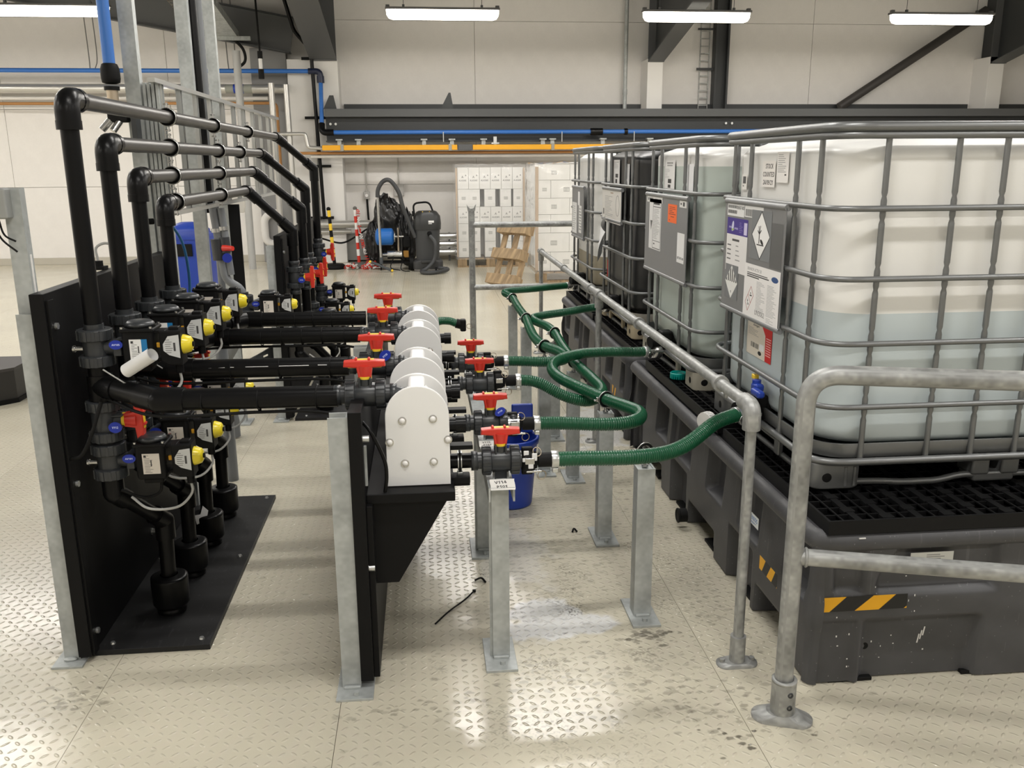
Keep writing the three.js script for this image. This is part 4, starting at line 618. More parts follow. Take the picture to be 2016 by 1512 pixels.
// ---------------------------------------------------------------- handrails
{
  const t = thing('handrail', 'slim galvanised handrail running along the spill bund on three posts', 'handrail', [0.95, 0, -4.8]), y = 0.848, x = 0.95;
  part(t, 'top_rail', cyl([x, y, -2.46], [x, y, -7.22], 0.0185, 0.0185, 18), M.tube);
  part(t, 'elbow', [sweep(rounded([[x, y, -2.5], [x, y, -2.43], [x, y - 0.07, -2.43]], 0.035, 8), 0.0265, 16)], M.tube);
  each(t, 'collar', [-2.72, -3.84].map((z) => join([cyl([x, y, z - 0.012], [x, y, z + 0.012], 0.027), box(x + 0.02, y - 0.03, z, 0.012, 0.04, 0.02, 0.004)])), M.tube);
  each(t, 'collar', [-5.0, -6.0].map((z) => cyl([x, y, z - 0.012], [x, y, z + 0.012], 0.026)), M.tube);
  for (const z of [-2.43, -4.76, -7.2]) {
    part(t, 'post', cyl([x, 0.05, z], [x, y - 0.05, z], 0.0165, 0.0165, 18), M.tube);
    if (z < -3) part(t, 'tee', [cyl([x, y - 0.075, z], [x, y, z], 0.024), cyl([x, y, z - 0.045], [x, y, z + 0.045], 0.026)], M.tube);
    part(t, 'foot', [loft([[0, 0.13, 0.065, 0.03], [0.008, 0.13, 0.065, 0.03], [0.014, 0.09, 0.055, 0.026]]).translate(x, 0, z), cyl([x, 0.01, z], [x, 0.1, z], 0.0245), cyl([x - 0.048, 0.008, z], [x - 0.048, 0.022, z], 0.009, 0.009, 6), cyl([x + 0.048, 0.008, z], [x + 0.048, 0.022, z], 0.009, 0.009, 6)], M.tube);
  }
  const b = thing('guard_rail', 'thick weathered galvanised barrier rail bending over at the front right', 'barrier', [0.975, 0, -2.14]), d = V(0.92, 0, 0.3).normalize(), o = V(0.99, 0, -2.15), far = (k, yy) => [o.x + d.x * k, yy, o.z + d.z * k];
  part(b, 'rail', sweep(rounded([[0.98, 0.06, -2.145], [0.985, 1.012, -2.15], far(1.6, 1.03)], 0.085, 12), 0.0255, 20), M.tube);
  part(b, 'mid_rail', cyl(far(0, 0.498), far(1.6, 0.51), 0.0235, 0.0235, 18), M.tube); part(b, 'weld', [ring(far(0.026, 0.498), [0.92, 0, 0.3], 0.0235, 0.005, 20, 6)], M.tube);
  part(b, 'foot', [loft([[0, 0.17, 0.085, 0.042], [0.01, 0.17, 0.085, 0.042], [0.018, 0.13, 0.075, 0.036], [0.026, 0.09, 0.07, 0.034]]).rotateY(-0.35).translate(0.98, 0, -2.14), cyl([0.98, 0.02, -2.14], [0.98, 0.125, -2.14], 0.0345), latheAt([[0.026, -0.004], [0.035, -0.004], [0.035, 0.004], [0.026, 0.004]], [0.98, 0.125, -2.14])], M.tube);
  for (const y of [0.055, 0.095]) part(b, 'grub_screw', [latheAt([[0.004, 0], [0.0075, 0.001], [0.009, -0.004]], [0.986, y, -2.1045], [0.1, 0, 1], 14)], M.darkSteel);
  const f = thing('guard_rail', 'far grey barrier rail with a saddle top post beyond the pumps', 'barrier', [0.39, 0, -7.18]);
  part(f, 'post', [cyl([0.385, 0, -7.18], [0.385, 1.2, -7.18], 0.026), prism([[-0.036, 0.05], [-0.028, 0], [0.028, 0], [0.036, 0.05], [0.02, 0.025], [0, 0.018], [-0.02, 0.025]], 0.05).translate(0.385, 1.18, -7.205)], M.tube);
  part(f, 'rail', cyl([0.385, 1.07, -7.18], [1.2, 1.07, -7.18], 0.0235), M.tube); part(f, 'rail', cyl([0.385, 0.567, -7.18], [1.0, 0.567, -7.18], 0.0235), M.tube);
}
// ---------------------------------------------------------------- spill bunds
function mould(L, H, nu, nv, depth) { // face in xy (x from 0 to L), outward +z, sunk by depth(x, y)
  const pos = [], idx = [], uv = []; for (let j = 0; j <= nv; j++) for (let i = 0; i <= nu; i++) { const x = i / nu * L, y = j / nv * H; pos.push(x, y, -depth(x, y)); uv.push(x, y); }
  for (let j = 0; j < nv; j++) for (let i = 0; i < nu; i++) { const a = j * (nu + 1) + i, b = a + nu + 1; idx.push(a, a + 1, b, a + 1, b + 1, b); }
  const g = new THREE.BufferGeometry(); g.setAttribute('position', new THREE.Float32BufferAttribute(pos, 3)); g.setAttribute('uv', new THREE.Float32BufferAttribute(uv, 2)); g.setIndex(idx); g.computeVertexNormals(); return g;
}
const edge = (x, a, b, s) => smooth(a - s, a, x) * smooth(b + s, b, x);
const sideDepth = (L) => (x, y) => { // long face toward the walkway
  let d = 0.022 + 0.012 * smooth(0.21, 0.46, y);
  const bay = 0.8, k = (x % bay);
  d += 0.05 * edge(k, 0.1, 0.26, 0.025) * edge(y, 0.28 - 0.02, 0.42, 0.02) + 0.05 * edge(k, 0.52, 0.68, 0.025) * edge(y, 0.26, 0.42, 0.02);
  d += 0.05 * edge(k, 0.02, 0.22, 0.03) * edge(y, -1, 0.2, 0.012) * (y > 0.1 ? 1 : 1);
  d += 0.16 * edge(k, 0.3 + 0.1 * y, 0.62 - 0.1 * y, 0.02) * edge(y, -1, 0.09, 0.02);
  d -= 0.018 * edge(x, L * 0.335, L * 0.335 + 0.012, 0.01);
  return Math.max(0.0, d);
};
const frontDepth = (x, y) => {
  let d = 0.012 + 0.006 * smooth(0.2, 0.46, y);
  const k = x % 0.56;
  d += 0.03 * edge(k, 0.2 + 0.07 * smooth(0.32, 0.46, y), 0.56 - 0.02, 0.03) * edge(y, 0.31, 0.452, 0.03);
  d += 0.022 * edge(x, 0.06, 0.13, 0.02) * edge(y, 0.31, 0.43, 0.02);
  d += 0.03 * edge(k, 0.17, 0.5, 0.03) * edge(y, -1, 0.195, 0.015);
  d += 0.012 * edge(x, -1, 0.12, 0.02) * edge(y, -1, 0.2, 0.012);
  return d;
};
const bundScratch = new THREE.MeshStandardMaterial({ roughness: 0.5, map: dataTex(512, 512, (x, y) => { const n = fbm(x / 512 * 10, y / 512 * 10, 4, 51, 10), f = vnoise(x / 1.6, y / 1.6, 6), s = vnoise(x * 0.25, y * 0.02, 7); let k = 72 * (0.88 + 0.24 * n); if (f > 0.975) k = 150; if (s > 0.93) k += 14; return [k, k, k * 1.03]; }, true, 1) });
function bund(label, z0, z1, W) { // near end z0, far end z1; walkway face at x = 1.1
  const t = thing('spill_bund', label, 'bund', [1.1 + W / 2, 0, (z0 + z1) / 2]), L = z0 - z1, H = 0.47;
  const side = mould(L - 0.06, H, 320, 56, sideDepth(L)).rotateY(-Math.PI / 2).translate(1.1, 0.005, z1 + 0.03), front = mould(W - 0.06, H, 170, 56, frontDepth).translate(1.13, 0.005, z0);
  const back = mould(W - 0.06, H, 60, 20, frontDepth).rotateY(Math.PI).translate(1.1 + W - 0.03, 0.005, z1), cr = 0.045;
  const corner = (x, z, a) => { const pos = [], idx = [], uv = [], n = 6, m = 12; for (let j = 0; j <= m; j++) for (let i = 0; i <= n; i++) { const th = a + i / n * Math.PI / 2, y = j / m * H, r = cr - 0.012 + 0.012 * edge(y, 0.2, 0.3, 0.02); pos.push(x + Math.cos(th) * r, y + 0.005, z + Math.sin(th) * r); uv.push(i / n * 0.07, y); } for (let j = 0; j < m; j++) for (let i = 0; i < n; i++) { const q = j * (n + 1) + i, b = q + n + 1; idx.push(q, b, q + 1, b, b + 1, q + 1); } const g = new THREE.BufferGeometry(); g.setAttribute('position', new THREE.Float32BufferAttribute(pos, 3)); g.setAttribute('uv', new THREE.Float32BufferAttribute(uv, 2)); g.setIndex(idx); g.computeVertexNormals(); return g; };
  part(t, 'shell', [side, front, back, corner(1.1 + cr, z0 - cr, Math.PI / 2), corner(1.1 + cr, z1 + cr, Math.PI), span(1.3, 1.1 + W - 0.1, 0.12, 0.44, z1 + 0.2, z0 - 0.2), span(1.1 + W - 0.03, 1.1 + W - 0.02, 0.005, H, z1, z0)], bundScratch);
  const rim = [[1.128, 0.468, z0 - 0.03], [1.1 + W, 0.468, z0 - 0.03], [1.1 + W, 0.468, z1 + 0.03], [1.128, 0.468, z1 + 0.03]];
  part(t, 'rim', [sweep(rounded(rim, 0.05, 6, true), 0.032, 14, true, 1.0)], bundScratch);
  for (let z = z0 - 0.12; z > z1 + 0.1; z -= 0.43) part(t, 'foot', span(1.14, 1.3, 0, 0.012, z - 0.11, z, 0.002), M.rubber);
  for (const x of [1.19, 1.62, 2.1]) part(t, 'foot', span(x, x + 0.14, 0, 0.012, z0 - 0.09, z0 - 0.025, 0.002), M.rubber);
  return t;
}
const tapeMat = new THREE.MeshStandardMaterial({ roughness: 0.45, map: canvasTex(256, 64, (x, w, h) => { x.fillStyle = '#f0b016'; x.fillRect(0, 0, w, h); x.fillStyle = '#141414'; for (let i = 0; i < 3; i++) { const o = 40 + i * 138; x.beginPath(); x.moveTo(o + 45, 0); x.lineTo(o + 120, 0); x.lineTo(o + 70, h); x.lineTo(o, h); x.fill(); } }) });
const b1 = bund('near grey plastic spill bund with hazard tape and a maker label', -2.27, -4.66, 1.62), b2 = bund('far grey plastic spill bund behind the seam under the black tank', -4.74, -7.1, 1.62);
const sheetUV = (g) => { g.computeBoundingBox(); return g; };
function sticker(t, name, mat, w, h, at, turnY, label, tilt = 0) { const g = new THREE.PlaneGeometry(w, h).rotateZ(tilt).rotateY(turnY).translate(...at); return part(t, name, g, mat, { keepUV: true, label }); }
const SIDE = -Math.PI / 2;
sticker(b1, 'hazard_tape', tapeMat, 0.285, 0.047, [1.265, 0.272, -2.2805], 0, 'yellow and black hazard tape');
sticker(b1, 'hazard_tape', tapeMat, 0.15, 0.047, [1.0775, 0.262, -2.535], SIDE, 'yellow and black hazard tape on the walkway side');
sticker(b2, 'hazard_tape', tapeMat, 0.12, 0.05, [1.0775, 0.26, -4.9], SIDE, 'orange hazard tape on the walkway side');
sticker(b1, 'maker_label', new THREE.MeshStandardMaterial({ roughness: 0.5, map: canvasTex(160, 72, (x, w, h) => { x.fillStyle = '#dfe3e4'; x.fillRect(0, 0, w, h); x.fillStyle = '#3d6fb0'; x.font = 'bold 36px sans-serif'; x.fillText('DENIOS', 8, 42); x.fillRect(10, 52, 110, 4); x.fillRect(10, 60, 80, 3); }) }), 0.09, 0.04, [1.0695, 0.388, -2.665], SIDE, 'white maker label with blue lettering', 0);
sticker(b1, 'rating_label', new THREE.MeshStandardMaterial({ roughness: 0.6, map: canvasTex(160, 64, (x, w, h) => { x.fillStyle = '#c9cac5'; x.fillRect(0, 0, w, h); x.fillStyle = '#777'; for (let i = 0; i < 6; i++) x.fillRect(60, 10 + i * 8, 50 + (i * 17) % 30, 3); }) }), 0.135, 0.05, [1.482, 0.392, -2.3], 0, 'pale data label');
part(b1, 'drain_plug', [cyl([1.1, 0.06, -3.5], [1.062, 0.06, -3.5], 0.03, 0.03, 20), ring([1.064, 0.06, -3.5], [1, 0, 0], 0.028, 0.005, 20, 8)], M.rubber);
part(b1, 'drain_hole', [latheAt([[0.0005, 0.0], [0.011, 0.001], [0.013, -0.003]], [1.305, 0.11, -2.312], [0, 0, 1], 16)], M.rubber);
{ // scuffs of white paint on the front face
  const r = rng(12), bits = []; for (let i = 0; i < 26; i++) bits.push(box(1.18 + r() * 0.42, 0.05 + r() * 0.3, 0, 0.002 + r() * 0.003, 0.002 + r() * 0.005, 0.0008)); 
  const fit = bits.map((g) => { g.computeBoundingBox(); const c = g.boundingBox.getCenter(V()); return g.translate(0, 0, -2.27 - frontDepth(c.x - 1.13, c.y - 0.005)); });
  part(b1, 'paint_scuffs', [...fit, ...[0, 1, 2].map((i) => box(0, 0, 0, 0.004, 0.03, 0.0008).rotateZ(-0.15).translate(1.475 + i * 0.008, 0.125 + i * 0.012, -2.27 - frontDepth(0.35, 0.12))), box(1.243, 0.485, -2.272, 0.02, 0.003, 0.004)], M.white);
}
// black gratings on top
function grating(label, zc, len, x0, wid, y) {
  const t = thing('grating', label, 'grating', [x0 + wid / 2, y - 0.042, zc]), g = [], hz = len / 2;
  g.push(span(x0, x0 + 0.008, y - 0.042, y, zc - hz, zc + hz), span(x0 + wid - 0.008, x0 + wid, y - 0.042, y, zc - hz, zc + hz), span(x0 + 0.008, x0 + wid - 0.008, y - 0.042, y, zc - hz, zc - hz + 0.008), span(x0 + 0.008, x0 + wid - 0.008, y - 0.042, y, zc + hz - 0.008, zc + hz));
  const nz = Math.round(len / 0.054), nx = Math.round(wid / 0.047);
  for (let i = 1; i < nz; i++) g.push(box(x0 + wid / 2, y - 0.0225, zc - hz + i * len / nz, wid - 0.012, 0.038, 0.005));
  for (let i = 1; i < nx; i++) { const x = x0 + i * wid / nx, wide = i % 2 ? 0.005 : 0.022; g.push(box(x, y - 0.0082, zc, wide, 0.014, len - 0.012)); g.push(box(x, y - 0.0235, zc, 0.005, 0.036, len - 0.012)); }
  for (let i = 0; i < nz; i++) for (let k = 2; k < nx; k += 2) if ((i + k / 2) % 2 === 0) g.push(box(x0 + k * wid / nx, y - 0.006, zc - hz + (i + 0.5) * len / nz, 0.036, 0.0125, 0.03));
  part(t, 'lattice', g, M.grate); return t;
}
grating('black grating under the nearest tank, at the front corner', -2.74, 0.93, 1.14, 1.5, 0.54);
grating('black grating beside the white cap, second from the front', -3.82, 1.16, 1.13, 1.5, 0.552);
grating('black grating under the black tank, third from the front', -5.3, 1.1, 1.14, 1.5, 0.54);
grating('black grating at the far end of the bunds', -6.5, 1.15, 1.14, 1.5, 0.54);
{ const c = thing('screw_cap', 'teal plastic screw cap lying upturned on the black grating', 'cap', [1.185, 0.552, -3.98]);
  part(c, 'cap', latheAt([[0, 0.004], [0.036, 0.004], [0.036, 0.026], [0.039, 0.03], [0.041, 0.026], [0.038, 0.0], [0, 0]], [1.185, 0.553, -3.98], [0, 1, 0], 32), M.teal); part(c, 'ribs', Array.from({ length: 24 }, (_, i) => box(0.0405, 0.012, 0, 0.002, 0.018, 0.004).rotateY(i / 24 * 6.283).translate(1.185, 0.553, -3.98)), M.teal);
  const w = thing('screw_cap', 'white plastic screw cap standing on edge between grating and bund rim', 'cap', [1.105, 0.5, -3.3]); part(w, 'cap', [cyl([1.12, 0.545, -3.31], [1.09, 0.545, -3.29], 0.036, 0.036, 28)], M.white); part(w, 'ribs', Array.from({ length: 20 }, (_, i) => box(0, 0.036, 0, 0.028, 0.003, 0.005).rotateX(i / 20 * 6.283).rotateY(0.588).translate(1.105, 0.545, -3.3)), M.white); }

// ---------------------------------------------------------------- caged tanks
function cagedTank(label, zc, o) {
  const Y = 0.547, X0 = 1.185, t = thing('caged_tank', label, 'tank', [X0 + 0.6, Y, zc]), x = (k) => X0 + k, cageM = o.cage || M.cage, y = (k) => k;
  const RING = [0.818, 1.015, 1.21, 1.415];
  const loop = (yy, inset, rad, r, flat = 1) => sweep(rounded([[x(inset), yy, zc - 0.505 + inset], [x(1.2 - inset), yy, zc - 0.505 + inset], [x(1.2 - inset), yy, zc + 0.505 - inset], [x(inset), yy, zc + 0.505 - inset]], rad, 8, true), r, 12, true, flat);
  // bottle in two stretches: the clear upper wall and the wall in front of the liquid
  const prof = []; const P0 = [[0.655, 0.04, 0.09], [0.672, 0.0, 0.11]]; const lev = [];
  const addL = (yy) => { const s = yy < 0.7 ? smooth(0.655, 0.7, yy) : yy > 1.56 ? 1 - 0.95 * smooth(1.56, 1.632, yy) ** 2 : 1; const bulge = 0.002 * Math.sin((yy - 0.7) * 7); const inset = 0.028 + (1 - s) * 0.1 - bulge; return [yy, 1.2 - 2 * inset, 1.01 - 2 * inset, 0.14 + (1 - s) * 0.03]; };
  const range = (a, b, n) => Array.from({ length: n + 1 }, (_, i) => addL(a + (b - a) * i / n));
  const place = (g) => g.translate(x(0.6), 0, zc);
  if (o.level) { part(t, 'bottle', place(loft(range(o.level, 1.632, 26), 8, true, false)), o.upper || M.bottleWhite, { label: 'translucent upper bottle wall' }); part(t, 'liquid', place(loft(range(0.655, o.level, 24), 8, false, true)), o.lower, { label: o.liquidLabel || 'liquid behind the bottle wall' }); }
  else part(t, 'bottle', place(loft(range(0.655, 1.632, 40), 8)), o.upper);
  part(t, 'bottle_step', [place(loft([[1.6, 0.72, 0.5, 0.1], [1.636, 0.7, 0.48, 0.1], [1.642, 0.6, 0.4, 0.1]], 6))], o.upper || M.bottleWhite);
  const cap = part(t, 'lid', latheAt([[0, 0.018], [0.09, 0.018], [0.1, 0.012], [0.1, 0]], [x(0.62), 1.638, zc], [0, 1, 0], 28), o.lid || M.red, { label: 'screw lid on top' }); 
  part(t, 'lid_handle', [pipe([[x(0.38), 1.625, zc + 0.22], [x(0.44), 1.642, zc + 0.22], [x(0.56), 1.648, zc + 0.22], [x(0.6), 1.63, zc + 0.22]], 0.009, 0.03)], M.white);
  // cage
  part(t, 'top_rail', loop(1.645, 0.002, 0.11, 0.0145), cageM); part(t, 'under_rail', loop(1.622, 0.004, 0.11, 0.0115), cageM);
  RING.forEach((yy) => part(t, 'ring_bar', loop(yy, -0.006, 0.11, 0.009), cageM));
  part(t, 'base_rail', loop(0.641, -0.004, 0.11, 0.012), cageM);
  const vert = (px, pz, ox, oz) => { const pts = [], r = (l, L) => 0.0088; const seq = [[1.632, 0]]; for (const yy of [1.415, 1.21, 1.015, 0.818]) seq.push([yy + 0.06, 0], [yy + 0.045, 0], [yy + 0.034, 0], [yy + 0.022, 0], [yy - 0.022, 0], [yy - 0.034, 0], [yy - 0.045, 0], [yy - 0.06, 0]); seq.push([0.641, 0.0]); const dents = [1.415, 1.21, 1.015, 0.818].flatMap((k) => [k + 0.034, k - 0.034]); return sweep(seq.map(([yy, k]) => [px - ox * k, yy, pz - oz * k]), (l) => dents.some((d) => Math.abs(1.632 - l - d) < 0.004) ? 0.0062 : 0.0088, 10); };
  for (const dz of [-0.375, -0.205, 0.205, 0.375]) part(t, 'upright', vert(x(0.008), zc + dz, -1, 0), cageM);
  for (const dx of [0.15, 0.365, 0.512, 0.66, 0.84, 1.05]) { part(t, 'upright', vert(x(dx), zc + 0.497, 0, 1), cageM); part(t, 'upright', vert(x(dx), zc - 0.497, 0, -1), cageM); }
  for (const dz of [-0.3, 0.3]) part(t, 'upright', vert(x(1.192), zc + dz, 1, 0), cageM);
  part(t, 'collar', place(loft([[0.648, 1.17, 0.975, 0.11], [0.695, 1.19, 0.995, 0.11], [0.695, 1.17, 0.975, 0.1], [0.66, 1.15, 0.95, 0.1]], 6, false, true)), o.collar || M.cage);
  // steel pallet
  part(t, 'lower_rail', sweep(rounded([[x(0.03), 0.562, zc - 0.46], [x(0.3), 0.562, zc - 0.475], [x(0.35), 0.557, zc - 0.475], [x(1.17), 0.56, zc - 0.46], [x(1.17), 0.56, zc + 0.46], [x(0.5), 0.575, zc + 0.48], [x(0.42), 0.558, zc + 0.48], [x(0.3), 0.558, zc + 0.48], [x(0.24), 0.564, zc + 0.48], [x(0.03), 0.562, zc + 0.46]], 0.03, 4, true), 0.0105, 10, true), cageM);
  const foot = (cx, cz, w, d) => loft([[0.547, w - 0.012, d - 0.012, 0.035], [0.553, w, d, 0.04], [0.626, w, d, 0.04], [0.632, w - 0.01, d - 0.01, 0.035]], 5).translate(cx, 0, cz);
  for (const [dx, dz] of [[0.085, 0.41], [0.085, -0.41], [1.115, 0.41], [1.115, -0.41]]) { const f = part(t, 'foot', [foot(x(dx), zc + dz, 0.165, 0.17), span(x(dx) + 0.02, x(dx) + 0.03, 0.556, 0.622, zc + dz + 0.083, zc + dz + 0.088, 0.002), span(x(dx) + 0.05, x(dx) + 0.058, 0.556, 0.622, zc + dz + 0.083, zc + dz + 0.088, 0.002)], o.foot || M.cage); part(f, 'hole', [latheAt([[0.0004, 0], [0.014, 0.0005], [0.016, -0.002]], [x(dx) - 0.035, 0.587, zc + dz + 0.0858], [0, 0, 1], 20), latheAt([[0.0004, 0], [0.014, 0.0005], [0.016, -0.002]], [x(dx) - 0.083, 0.587, zc + dz + 0.02], [-1, 0, 0], 20)], M.rubber); }
  for (const [dx, dz] of [[0.6, 0.45], [0.6, -0.45]]) part(t, 'middle_foot', [span(x(dx) - 0.07, x(dx) - 0.01, 0.575, 0.628, zc + dz - 0.04, zc + dz + 0.045, 0.008), span(x(dx) + 0.03, x(dx) + 0.09, 0.575, 0.628, zc + dz - 0.04, zc + dz + 0.045, 0.008), span(x(dx) - 0.06, x(dx) + 0.08, 0.55, 0.585, zc + dz - 0.045, zc + dz + 0.04, 0.01)], o.foot || M.cage);
  part(t, 'valve_pan', [span(x(0.02), x(0.3), 0.6, 0.606, zc - 0.16, zc + 0.16), span(x(0.01), x(0.03), 0.56, 0.65, zc + 0.16, zc + 0.2, 0.006), span(x(0.01), x(0.03), 0.56, 0.65, zc - 0.2, zc - 0.16, 0.006)], o.foot || M.cage);
  // outlet valve
  const v = part(t, 'outlet_valve', [cyl([x(-0.02), 0.69, zc + 0.02], [x(0.09), 0.7, zc + 0.02], 0.034), box(x(-0.005), 0.695, zc + 0.02, 0.06, 0.09, 0.075, 0.01), cyl([x(-0.09), 0.685, zc + 0.045], [x(-0.02), 0.69, zc + 0.025], 0.03)], M.rubber);
  if (o.tap) { part(v, 'tap', [box(x(-0.01), 0.765, zc + 0.03, 0.035, 0.03, 0.05, 0.01), cyl([x(-0.01), 0.74, zc + 0.02], [x(-0.01), 0.79, zc + 0.02], 0.016), box(x(-0.03), 0.758, zc + 0.085, 0.03, 0.026, 0.075, 0.011).rotateY(0)], M.blue, { label: 'blue tap handle' }); part(v, 'seal', box(x(-0.005), 0.795, zc - 0.01, 0.02, 0.018, 0.026, 0.004), M.yellow); }
  return t;
}
const paint = (w, h, draw, rough = 0.5) => new THREE.MeshStandardMaterial({ roughness: rough, map: canvasTex(w, h, draw) });
const lines = (x, r, x0, y0, w, n, gap, col = '#777', th = 2) => { x.fillStyle = col; for (let i = 0; i < n; i++) x.fillRect(x0, y0 + i * gap, w * (0.45 + 0.55 * r()), th); };
const bars = (x, r, x0, y0, w, h) => { x.fillStyle = '#222'; for (let i = x0; i < x0 + w; i += 2 + r() * 3) x.fillRect(i, y0, 1 + r() * 2, h); };
function diamond(x, cx, cy, rx, ry, fill, stroke, lw = 4) { x.beginPath(); x.moveTo(cx, cy - ry); x.lineTo(cx + rx, cy); x.lineTo(cx, cy + ry); x.lineTo(cx - rx, cy); x.closePath(); x.fillStyle = fill; x.fill(); x.strokeStyle = stroke; x.lineWidth = lw; x.stroke(); }
function treeFish(x, cx, cy, s) { x.fillStyle = '#111'; x.strokeStyle = '#111'; x.lineWidth = s * 0.09; x.fillRect(cx - s * 0.28, cy - s * 0.3, s * 0.12, s * 0.75); x.beginPath(); for (const [dx, dy] of [[-0.35, -0.75], [-0.05, -0.8], [-0.5, -0.45], [0.1, -0.5]]) { x.moveTo(cx - s * 0.22, cy - s * 0.2); x.lineTo(cx + dx * s, cy + dy * s); } x.stroke(); x.beginPath(); x.ellipse(cx + s * 0.25, cy + s * 0.32, s * 0.3, s * 0.13, 0.5, 0, 7); x.fill(); x.fillRect(cx - s * 0.6, cy + s * 0.5, s * 1.2, s * 0.07); }
const tanks = [];
const T1 = cagedTank('nearest caged tank, pale blue liquid and several hazard stickers on its plate', -3.0, { level: 1.1, lower: std(lin(0.52, 0.585, 0.60), 0.35), liquidLabel: 'pale blue liquid', tap: true });
const T2 = cagedTank('second caged tank, nearly full of pale green liquid with an orange sticker', -4.24, { level: 1.53, lower: std(lin(0.47, 0.53, 0.49), 0.38), liquidLabel: 'pale green liquid', lid: M.white, foot: std(lin(0.33, 0.31, 0.25), 0.8), cage: M.cage, tap: false });
const T3 = cagedTank('third caged tank with a solid black bottle and torn white label', -5.45, { upper: std(lin(0.013, 0.013, 0.013), 0.35), lid: M.rubber, foot: std(lin(0.36, 0.3, 0.2), 0.85), collar: std(lin(0.3, 0.28, 0.24), 0.7) });
const T4 = cagedTank('farthest caged tank, white bottle with a little brownish liquid at the bottom', -6.64, { level: 0.9, lower: std(lin(0.33, 0.29, 0.21), 0.5), liquidLabel: 'brownish liquid', lid: M.white });
